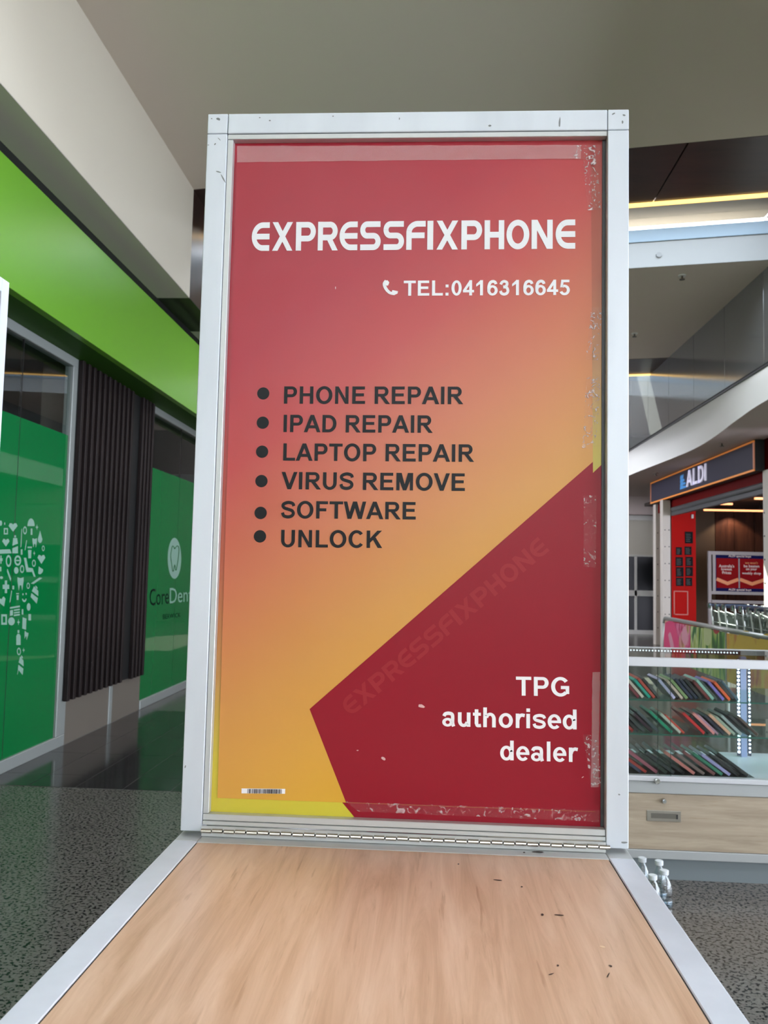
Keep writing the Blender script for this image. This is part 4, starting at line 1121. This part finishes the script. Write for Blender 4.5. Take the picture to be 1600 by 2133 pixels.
PINK = blotch('flower_print', [(150, 20, 60), (235, 60, 130), (250, 150, 190), (225, 190, 120), (190, 30, 90)], 5, (1, 1, 0.5))
LEAF = blotch('lettuce_print', [(30, 90, 30), (70, 140, 50), (170, 190, 90), (210, 220, 160), (40, 110, 45)], 4, (1, 1.2, 0.35))
MANGO = blotch('mango_print', [(150, 50, 40), (190, 120, 40), (200, 170, 50), (205, 175, 60), (215, 150, 45)], 2.2)
js = [ya - 0.05, at(1440, 1320, X=XB).y, at(1515, 1320, X=XB).y, yb + 0.03]
for k, (m_, lb) in enumerate(((PINK, 'pink flower picture'), (LEAF, 'green lettuce picture'), (MANGO, 'yellow mango picture'))):
    box('picture_panel', m_, XB - 0.012, XB + 0.012, js[k + 1] + 0.012, js[k] - 0.008, 0.38, 0.85, br_, bev=0.004)['label'] = lb
# printed shapes: petals, a halved zucchini, mangoes
LIGHTG = mat('print_pale_green', (196, 205, 150), rough=0.4); PK2 = mat('print_hot_pink', (250, 70, 135), rough=0.4); PK3 = mat('print_pale_pink', (250, 170, 195), rough=0.4)
YEL = mat('print_mango_yellow', (205, 172, 52), rough=0.4); RD = mat('print_tomato', (170, 35, 40), rough=0.4)
XQ = XB - 0.0126


def onb(px, py):
    q = at(px, py, X=XQ); return (XQ, q.y, q.z)


def bprint(pts, m_):
    global XQ
    XQ -= 0.0004
    flat('print', [spline(pts + [pts[0]], 5)[:-1]], onb, m_, br_)


bprint([(1386, 1297), (1400, 1292), (1408, 1310), (1414, 1352), (1384, 1352)], PK2)
bprint([(1392, 1322), (1397, 1318), (1404, 1348), (1398, 1352)], PK3)
bprint([(1422, 1310), (1428, 1305), (1434, 1330), (1428, 1345), (1420, 1330)], PK3)
bprint([(1466, 1308), (1474, 1300), (1482, 1312), (1480, 1338), (1474, 1345), (1467, 1335)], LIGHTG)
bprint([(1484, 1306), (1500, 1308), (1495, 1320), (1488, 1318)], RD)
bprint([(1530, 1345), (1542, 1318), (1560, 1316), (1575, 1345), (1574, 1370), (1530, 1365)], YEL)
bprint([(1576, 1340), (1590, 1322), (1612, 1322), (1622, 1345), (1615, 1365), (1580, 1365)], YEL)

# ================================================================== SUPERMARKET FRONT
XA = 4.53
yl, yr = at(1356, 1030, X=XA).y, at(1572, 945, X=XA).y
zb_, zt_ = 2.915, 3.366
sg = thing('shop_sign', 'long dark supermarket sign with orange lit edges under the soffit', 'shop sign', (XA, (yl + yr) / 2, zb_))
SIGN = mat('sign_face', (66, 64, 78), rough=0.5, spec=0.15); ORL = mat('orange_edge_light', (235, 150, 70), emit=((240, 140, 50), 0.18))
box('sign_box', mat('sign_casing', (44, 48, 50), rough=0.5), XA + 0.004, XA + 0.14, yr, yl, zb_, zt_, sg, bev=0.004)
box('sign_face', SIGN, XA - 0.004, XA + 0.004, yr + 0.04, yl - 0.04, zb_ + 0.04, zt_ - 0.045, sg)
box('edge_light', ORL, XA - 0.012, XA + 0.004, yr, yl, zb_, zb_ + 0.028, sg)
box('edge_light', ORL, XA - 0.012, XA + 0.004, yr, yl, zt_ - 0.036, zt_ - 0.012, sg)
box('edge_light', mat('orange_edge_side', (190, 130, 110), emit=((220, 140, 90), 0.15)), XA - 0.012, XA + 0.004, yr, yr + 0.035, zb_ + 0.035, zt_ - 0.04, sg)
box('edge_light', MATS['orange_edge_side'], XA - 0.012, XA + 0.004, yl - 0.035, yl, zb_ + 0.035, zt_ - 0.04, sg)
LETW = mat('sign_letters', (222, 220, 235), emit=((215, 212, 235), 0.25)); LETB = mat('sign_logo_blue', (70, 150, 215), emit=((60, 140, 210), 0.2))
y0, y1 = at(1433, 1000, X=XA).y, at(1474, 980, X=XA).y
zl0, zl1 = at(1435, 1014, X=XA).z, at(1472, 966, X=XA).z
tp, ta, tb = polys_text('ALDI')
ps = fit(tp, 0, 1, 0, 1)
bm = bmesh.new()
for q in ps:
    vs = [bm.verts.new((XA - 0.012, y0 + (y1 - y0) * u, zl0 + (zl1 - zl0) * v)) for u, v in q]
    f_ = bm.faces.new(vs)
ext = bmesh.ops.extrude_face_region(bm, geom=bm.faces[:])
bmesh.ops.translate(bm, verts=[v for v in ext['geom'] if isinstance(v, bmesh.types.BMVert)], vec=(-0.02, 0, 0))
bm_obj('lettering', bm, LETW, sg)
# stepped blue logo
lps = []
ly0, ly1 = at(1417, 1010, X=XA).y, at(1431, 1005, X=XA).y
for k in range(4):
    lps.append([(0.02 + .0 * k, k * .25), (0.22 + 0.78 * (1 - k * .2), k * .25), (0.22 + 0.78 * (1 - k * .2), k * .25 + .14), (0.1, k * .25 + .24)])
lps += [[(0.0, 0), (0.16, 0), (0.42, 1.0), (0.26, 1.0)], [(0.24, 0), (0.40, 0), (0.58, 1.0), (0.48, 1.0)]]
flat('logo', lps, lambda u, v: (XA - 0.006, ly0 + (ly1 - ly0) * u, zl0 + (zl1 - zl0) * 0.92 * v), LETB, sg)
# red beam and roller shutter over the opening
yo0, yo1 = at(1593, 1100, X=4.66).y, at(1398, 1150, X=4.66).y
struct(box('trim_30', mat('red_beam', (100, 10, 8), rough=0.6, spec=0.05), 4.675, 4.74, yo0 - 0.5, yl, 2.72, 3.37), 'dark red beam behind the supermarket sign', 'beam')
sh_ = thing('roller_shutter', 'grey rolled-up shutter under the supermarket sign', 'shutter', (4.70, (yo0 + yo1) / 2, 2.6))
cyl('shutter_roll', mat('shutter_grey', (92, 94, 96), rough=0.4, metal=0.4), (4.71, yo0, 2.72), (4.71, yo1, 2.72), 0.06, sh_, 16)
box('bottom_bar', MATS['shutter_grey'], 4.66, 4.72, yo0, yo1, 2.60, 2.67, sh_, bev=0.004)
# white bolted jambs either side
JAMB = mat('jamb_paint', (205, 198, 188), rough=0.5); BOLT = mat('bolt_dark', (40, 38, 36), rough=0.5)


def jamb(name, label, x0, x1, yj0, yj1, n, face):
    j = thing(name, label, 'door frame', ((x0 + x1) / 2, (yj0 + yj1) / 2, 0), kind='structure')
    box('jamb_post', JAMB, x0, x1, yj0, yj1, 0, 2.92, j, bev=0.003)
    for k in range(n):
        z = 0.35 + k * 2.3 / n
        if face == 'front':
            for xx in (x0 + 0.04, x1 - 0.03):
                cyl('bolt', BOLT, (xx, yj0 + 0.002, z), (xx, yj0 - 0.008, z), 0.011, j, 8)
        else:
            cyl('bolt', BOLT, (x0 + 0.002, yj1 - 0.05, z), (x0 - 0.008, yj1 - 0.05, z), 0.012, j, 8)
            cyl('bolt', BOLT, ((x0 + x1) / 2, yj0 + 0.002, z), ((x0 + x1) / 2, yj0 - 0.008, z), 0.012, j, 8)
    return j


jamb('door_2', 'cream bolted door jamb on the left of the supermarket entrance', at(1381, 1150, Y=yo1).x, at(1397, 1150, Y=yo1).x, yo1, yo1 + 0.2, 7, 'front')
jamb('door_3', 'white bolted door jamb on the right edge of the supermarket entrance', 4.64, 4.8, yo0 - 0.3, yo0, 7, 'side')
jamb('door_4', 'white bolted frame post beside the far sliding door', at(1366, 1150, Y=17.6).x, at(1381, 1150, Y=17.6).x, 17.6, 17.8, 7, 'front')

# red notice board wall inside the entrance
YN_ = yo1 + 0.25


def onn(px, py, y): q = at(px, py, Y=y); return (q.x, y, q.z)


nb = thing('notice_board', 'tall red board with dark framed notices inside the supermarket entrance', 'notice board', (at(1425, 1200, Y=YN_).x, YN_, 0))
x0, x1 = at(1401, 1200, Y=YN_).x, at(1450, 1200, Y=YN_).x
box('board', REDP, x0, x1, YN_, YN_ + 0.06, 0.0, 2.72, nb)
kx2 = lambda v: 1380 + v * 0.1375
ky2 = lambda v: 1060 + v * 0.1375
NOT = mat('notice_dark', (30, 32, 34), rough=0.6, spec=0.05); NLINE = mat('notice_text', (92, 98, 98), rough=0.6, spec=0.05)
for a, b_, c, d in ((340, 460, 345, 525), (205, 295, 580, 700), (335, 440, 570, 700), (200, 310, 730, 870), (350, 460, 725, 870), (205, 320, 880, 1030), (350, 460, 880, 1020), (205, 320, 1040, 1170), (350, 450, 1040, 1170)):
    p = at(kx2(a), ky2(c), Y=YN_); q = at(kx2(b_), ky2(d), Y=YN_)
    nt_ = box('notice', NOT, p.x, q.x, YN_ - 0.012, YN_, q.z, p.z, nb)
    lines = []
    for k in range(5):
        v = 0.15 + 0.15 * k; lines.append([(0.12, v), (0.5 + 0.35 * rnd.random(), v), (0.5 + 0.3 * rnd.random(), v + .06), (0.12, v + .06)])
    flat('notice_lines', [[(p.x + (q.x - p.x) * u, q.z + (p.z - q.z) * v) for u, v in l] for l in lines], lambda u, v: (u, YN_ - 0.0125, v), NLINE, nt_)
p = at(kx2(170), ky2(1240), Y=YN_); q = at(kx2(390), ky2(1610), Y=YN_)
w_ = 0.018
bm = bmesh.new()
for a in ((p.x, q.x, p.z - w_, p.z), (p.x, q.x, q.z, q.z + w_), (p.x, p.x + w_, q.z, p.z), (q.x - w_, q.x, q.z, p.z)):
    add_box(bm, a[0], a[1], YN_ - 0.01, YN_, a[2], a[3])
bm_obj('outline_frame', bm, mat('pale_red_trim', (205, 120, 105), rough=0.5), nb)
p = at(kx2(450), ky2(115), Y=YN_)
bm = bmesh.new(); add_box(bm, p.x - 0.02, p.x + 0.02, YN_ - 0.03, YN_, p.z - 0.04, p.z + 0.04, 0.006)
bm_obj('sensor', bm, WHITE, nb)
# timber lining, dark ceiling with warm linear lamps
BRW = wood_mat('brown_timber_wall', (44, 22, 14), (60, 32, 20), (74, 42, 28), (9, 9, 0.9), 0.6)
BRW.node_tree.nodes['Principled BSDF'].inputs['Specular IOR Level'].default_value = 0.1
GBR = mat('grey_brown_wall', (84, 68, 54), rough=0.6, spec=0.1)
YW = 18.9
wi = thing('wall_back', 'brown timber wall inside the supermarket entrance', 'wall', (6, YW, 0), kind='structure')
xs = [at(1448, 1150, Y=YW).x] + [at(px, 1150, Y=YW).x for px in (1490, 1530, 1572, 1620)] + [8.9]
for k, (a, b_) in enumerate(zip(xs, xs[1:])):
    box('panel', GBR if k == 0 else BRW, a + 0.006, b_ - 0.006, YW, YW + 0.05, 0, 3.37, wi)
box('panel_backing', BLACK, xs[0], 8.9, YW + 0.03, YW + 0.08, 0, 3.37, wi)
struct(box('ceiling_entrance', mat('dark_entrance_ceiling', (38, 26, 22), rough=0.6), 4.75, 8.9, 10.9, YW, 2.98, 3.05), 'dark ceiling inside the supermarket entrance', 'ceiling')
WARM = mat('warm_lamp', (255, 190, 140), emit=((255, 165, 105), 1.6))
for k, (pa, pb, py, yy, lab) in enumerate(((1467, 1597, 1062, 17.2, 'long warm linear lamp nearest the timber wall'), (1482, 1527, 1049, 15.8, 'short warm linear lamp in the middle of the entrance ceiling'), (1573, 1625, 1038, 14.2, 'warm linear lamp partly behind the right door jamb'))):
    q = at(pa, py, Y=yy); q2 = at(pb, py, Y=yy)
    l = thing('linear_lamp', lab, 'lamp', ((q.x + q2.x) / 2, yy, q.z), 'entrance ceiling lamps')
    box('diffuser', WARM, q.x, q2.x, yy, yy + 0.05, q.z - 0.018, q.z + 0.018, l, bev=0.006)
    for f_ in (0.1, 0.9):
        xx = q.x + (q2.x - q.x) * f_
        cyl('hanger', BLACK, (xx, yy + 0.02, q.z + 0.018), (xx, yy + 0.02, 2.98), 0.006, l, 6)
ld = bpy.data.lights.new('entrance_downlight', 'SPOT'); lo_ = bpy.data.objects.new('entrance_downlight', ld); COL.objects.link(lo_)
q = at(1528, 1068, Y=YW - 0.25); lo_.location = (q.x, YW - 0.25, 2.9); ld.energy = 40; ld.spot_size = math.radians(110); ld.color = (1, .8, .6); ld.shadow_soft_size = 0.05
# advertising stand behind the trolleys
YS = 17.6
ad = thing('poster_stand', 'framed red and blue bargain poster stand behind the trolleys', 'poster stand', (at(1540, 1200, Y=YS).x, YS, 0))
FR = mat('stand_frame', (148, 142, 140), rough=0.5, metal=0.3)
X0, X1 = at(kx2(690), 1150, Y=YS).x, at(1625, 1150, Y=YS).x
ztop, zbot = at(1480, ky2(640), Y=YS).z, at(1480, ky2(1290), Y=YS).z
box('post', FR, X0, X0 + 0.06, YS - 0.02, YS + 0.04, 0, ztop, ad); box('post', FR, X1 - 0.06, X1, YS - 0.02, YS + 0.04, 0, ztop, ad)
xa_, xb2 = at(kx2(800), 1150, Y=YS).x, at(1618, 1150, Y=YS).x
za_, zb2 = at(1490, ky2(695), Y=YS).z, at(1490, ky2(1245), Y=YS).z
box('rail', FR, X0 + 0.06, X1 - 0.06, YS - 0.02, YS + 0.03, za_, ztop, ad); box('rail', FR, X0 + 0.06, X1 - 0.06, YS - 0.02, YS + 0.03, zbot, zb2, ad)
box('rail', FR, at(kx2(757), 1150, Y=YS).x, xa_, YS - 0.02, YS + 0.03, zb2, za_, ad)
box('shelf', FR, X0 + 0.06, X1 - 0.06, YS - 0.05, YS + 0.03, zbot - 0.18, zbot - 0.12, ad)
BLUE = mat('poster_navy', (16, 18, 80), rough=0.5, spec=0.05); RED2 = mat('poster_red', (150, 10, 16), rough=0.5, spec=0.05); ORG = mat('poster_orange', (235, 130, 25), rough=0.4); PTXT = mat('poster_text', (240, 215, 205), rough=0.4)
box('poster', BLUE, xa_, X1 - 0.06, YS - 0.004, YS + 0.01, zb2, za_, ad)
zr0, zr1 = at(1490, ky2(1195), Y=YS).z, at(1490, ky2(745), Y=YS).z
xm = at(kx2(1158), 1150, Y=YS).x; xe = at(kx2(1535), 1150, Y=YS).x
box('poster_red_field', RED2, xa_ + 0.02, xm - 0.015, YS - 0.006, YS - 0.004, zr0, zr1, ad); box('poster_red_field', RED2, xm + 0.015, xe, YS - 0.006, YS - 0.004, zr0, zr1, ad)
box('poster_divider', FR, xm - 0.012, xm + 0.012, YS - 0.008, YS - 0.004, zr0, zr1, ad)
for a, b_ in ((xa_ + 0.02, xm - 0.015), (xm + 0.015, xe)):
    zc1, zc2 = at(1490, ky2(1060), Y=YS).z, at(1490, ky2(1125), Y=YS).z
    flat('poster_chevron', stroke([(a, zc1), ((a + b_) / 2, zc2), (b_, zc1)], 0.07, smooth=False), lambda u, v: (u, YS - 0.0068, v), ORG, ad)


def stext(s, va, vb, vt, vbt, m_):
    p = at(kx2(va), ky2(vbt), Y=YS); q = at(kx2(vb), ky2(vt), Y=YS)
    flat('poster_text', fit(text_polys(s, 0.015), p.x, q.x, p.z, q.z), lambda u, v: (u, YS - 0.0072, v), m_, ad)


for s, a, b_, c, d, m_ in (("ALDI special buys", 1000, 1340, 705, 740, PTXT), ("Australia's", 855, 1085, 845, 885, PTXT), ('lowest', 890, 1050, 895, 930, PTXT), ('Prices', 905, 1040, 945, 985, PTXT), ("we won't", 1250, 1445, 800, 835, ORG),
                          ('be beaten', 1232, 1465, 850, 885, PTXT), ('on your', 1265, 1430, 905, 940, PTXT), ('weekly shop', 1205, 1490, 960, 1000, PTXT), ("ALDI special buys", 1000, 1345, 1212, 1245, PTXT)):
    stext(s, a, b_, c, d, m_)

# far sliding door at the end of the walkway
YD = 20.8
fd = thing('door_1', 'white-framed sliding glass door at the far end', 'door', (at(1340, 1200, Y=YD).x, YD, 0), kind='structure')
DF = mat('door_frame_white', (196, 196, 190), rough=0.45); DG = mat('dark_door_glass', (26, 28, 30), rough=0.2, spec=0.1); BG = mat('beige_blind', (188, 184, 170), rough=0.6)
xD0, xD1 = 3.2, at(1363, 1200, Y=YD).x
ztD = at(1340, 1084, Y=YD).z
box('head', DF, xD0, xD1 + 0.2, YD - 0.04, YD + 0.04, ztD, ztD + 0.12, fd)
box('jamb', DF, xD1 - 0.02, xD1 + 0.18, YD - 0.04, YD + 0.04, 0, ztD, fd)
zm = at(1340, 1158, Y=YD).z
box('upper_panel', BG, xD0, xD1, YD, YD + 0.02, zm, ztD, fd)
box('pane', DG, xD0, xD1, YD, YD + 0.02, 0.1, zm, fd)
xv = at(1324, 1250, Y=YD).x; zh = at(1340, 1235, Y=YD).z
box('mullion', DF, xv - 0.03, xv + 0.03, YD - 0.03, YD, 0.1, zm, fd); box('mullion', DF, xD0, xD1, YD - 0.03, YD, zh - 0.08, zh + 0.06, fd)
box('transom', DF, xD0, xD1, YD - 0.03, YD, zm - 0.02, zm + 0.03, fd); box('bottom_rail', DF, xD0, xD1, YD - 0.03, YD, 0.0, 0.1, fd)
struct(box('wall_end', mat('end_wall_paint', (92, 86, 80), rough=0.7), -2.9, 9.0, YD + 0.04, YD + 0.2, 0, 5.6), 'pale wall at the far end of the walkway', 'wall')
struct(box('wall_end_upper', SOFFIT, 3.2, 6.2, YD - 0.2, YD + 0.04, ztD + 0.13, 3.37), 'beige panel above the far sliding door', 'wall')

# ================================================================== TROLLEYS
TRO = mat('trolley_zinc', (176, 184, 180), rough=0.3, metal=0.8); TRH = mat('trolley_handle', (44, 56, 78), rough=0.3); WIRE = mat('trolley_wire', (120, 132, 126), rough=0.4, metal=0.6)
RUB = mat('rubber', (30, 30, 32), rough=0.7)


def trolley_parts(root):
    bm = bmesh.new()
    for xx in (-0.25, 0.25):
        add_cyl(bm, (xx, 0.0, 0.98), (xx, -0.20, 0.42), 0.014, None, 8); add_cyl(bm, (xx, -0.20, 0.42), (xx, -0.05, 0.14), 0.014, None, 8)
        add_cyl(bm, (xx, -0.05, 0.14), (xx * 0.8, -0.75, 0.14), 0.014, None, 8)
    add_cyl(bm, (-0.2, -0.75, 0.14), (0.2, -0.75, 0.14), 0.014, None, 8)
    bm_obj('frame', bm, TRO, root)
    bm = bmesh.new()
    for k in range(17):
        t = k / 16; y = -0.06 - 0.74 * t; w = 0.25 - 0.05 * t; zb = 0.45 + 0.1 * t; zt = 0.93 - 0.08 * t
        for s in (-1, 1): add_cyl(bm, (s * w, y, zt), (s * w * 0.92, y, zb), 0.0055, None, 4)
        add_cyl(bm, (-w * 0.92, y, zb), (w * 0.92, y, zb), 0.0055, None, 4)
    for h in (0, 0.33, 0.66, 1):
        za, zb = 0.45 + 0.48 * h, 0.55 + 0.30 * h
        for s in (-1, 1): add_cyl(bm, (s * 0.25, -0.06, za), (s * 0.2, -0.80, zb), 0.006 if h in (0, 1) else 0.0055, None, 4)
        add_cyl(bm, (-0.2, -0.80, zb), (0.2, -0.80, zb), 0.005, None, 4)
    bm_obj('basket', bm, WIRE, root)
    bm = bmesh.new(); add_cyl(bm, (-0.27, 0.02, 1.0), (0.27, 0.02, 1.0), 0.02, None, 10)
    h_ = bm_obj('handle', bm, TRH, root)
    for s in (-1, 1):
        bm = bmesh.new(); add_box(bm, s * 0.27 - 0.02, s * 0.27 + 0.02, -0.03, 0.05, 0.95, 1.03, 0.008)
        bm_obj('handle_bracket', bm, CHROME, root)
    for xx, yy in ((-0.22, -0.08), (0.22, -0.08), (-0.17, -0.72), (0.17, -0.72)):
        bm = bmesh.new(); add_cyl(bm, (xx - 0.012, yy, 0.06), (xx + 0.012, yy, 0.06), 0.06, None, 14); add_box(bm, xx - 0.016, xx + 0.016, yy - 0.01, yy + 0.01, 0.07, 0.14)
        bm_obj('wheel', bm, RUB, root)


hx = [1478, 1493, 1507, 1527, 1543, 1560, 1577, 1597, 1618]
XT = 4.32
first = None
for i, px in enumerate(hx):
    q = at(px, 1255, X=XT - 0.27)
    lab = 'wire shopping trolley in the nested row, %s' % (['furthest from the camera', 'second from the far end', 'third from the far end', 'fourth from the far end', 'fifth from the far end', 'sixth from the far end', 'third from the near end', 'second from the near end', 'nearest the camera'][i])
    if first is None:
        first = thing('shopping_trolley', lab, 'trolley', (0, 0, 0), 'nested trolleys by the entrance'); BASE[first.name] = Vector((0, 0, 0))
        trolley_parts(first); t = first
    else:
        t = first.copy(); COL.objects.link(t); t['label'] = lab
        for ch in list(first.children):
            c = ch.copy(); COL.objects.link(c); c.parent = t
    t.location = (XT, q.y, 0)

# ================================================================== SMALL CEILING FITTINGS
BR = mat('brass_dark', (92, 88, 80), rough=0.4, metal=0.6)


def sprinkler(px, py, z, label):
    q = at(px, py, Z=z)
    s = thing('sprinkler', label, 'sprinkler', (q.x, q.y, z), 'ceiling sprinklers')
    cyl('escutcheon', WHITE if z > 4 else SOFFIT, (q.x, q.y, z), (q.x, q.y, z - 0.012), 0.045, s, 16)
    cyl('stem', BR, (q.x, q.y, z - 0.012), (q.x, q.y, z - 0.05), 0.012, s, 10)
    cyl('deflector', BR, (q.x, q.y, z - 0.05), (q.x, q.y, z - 0.056), 0.032, s, 12)


sprinkler(1421, 573, ZC, 'dark ceiling sprinkler beyond the first skylight')
sprinkler(1322, 694, ZC, 'small ceiling sprinkler close to the right post of the poster panel')
sprinkler(1504, 922, 3.37, 'soffit sprinkler above the middle of the supermarket sign')
sprinkler(1366, 985, 3.37, 'soffit sprinkler above the left end of the supermarket sign')
q = at(1366, 540, Y=at(1366, 564, Z=ZC).y - 0.01)
cyl('side_sprinkler', mat('fitting_grey', (120, 125, 128), rough=0.4), (q.x, edge(COF, q.x) + 0.01, q.z), (q.x, edge(COF, q.x) - 0.03, q.z), 0.03, None, 16)
tag(bpy.data.objects['side_sprinkler'], 'round white fitting on the white skylight upstand', 'sprinkler')
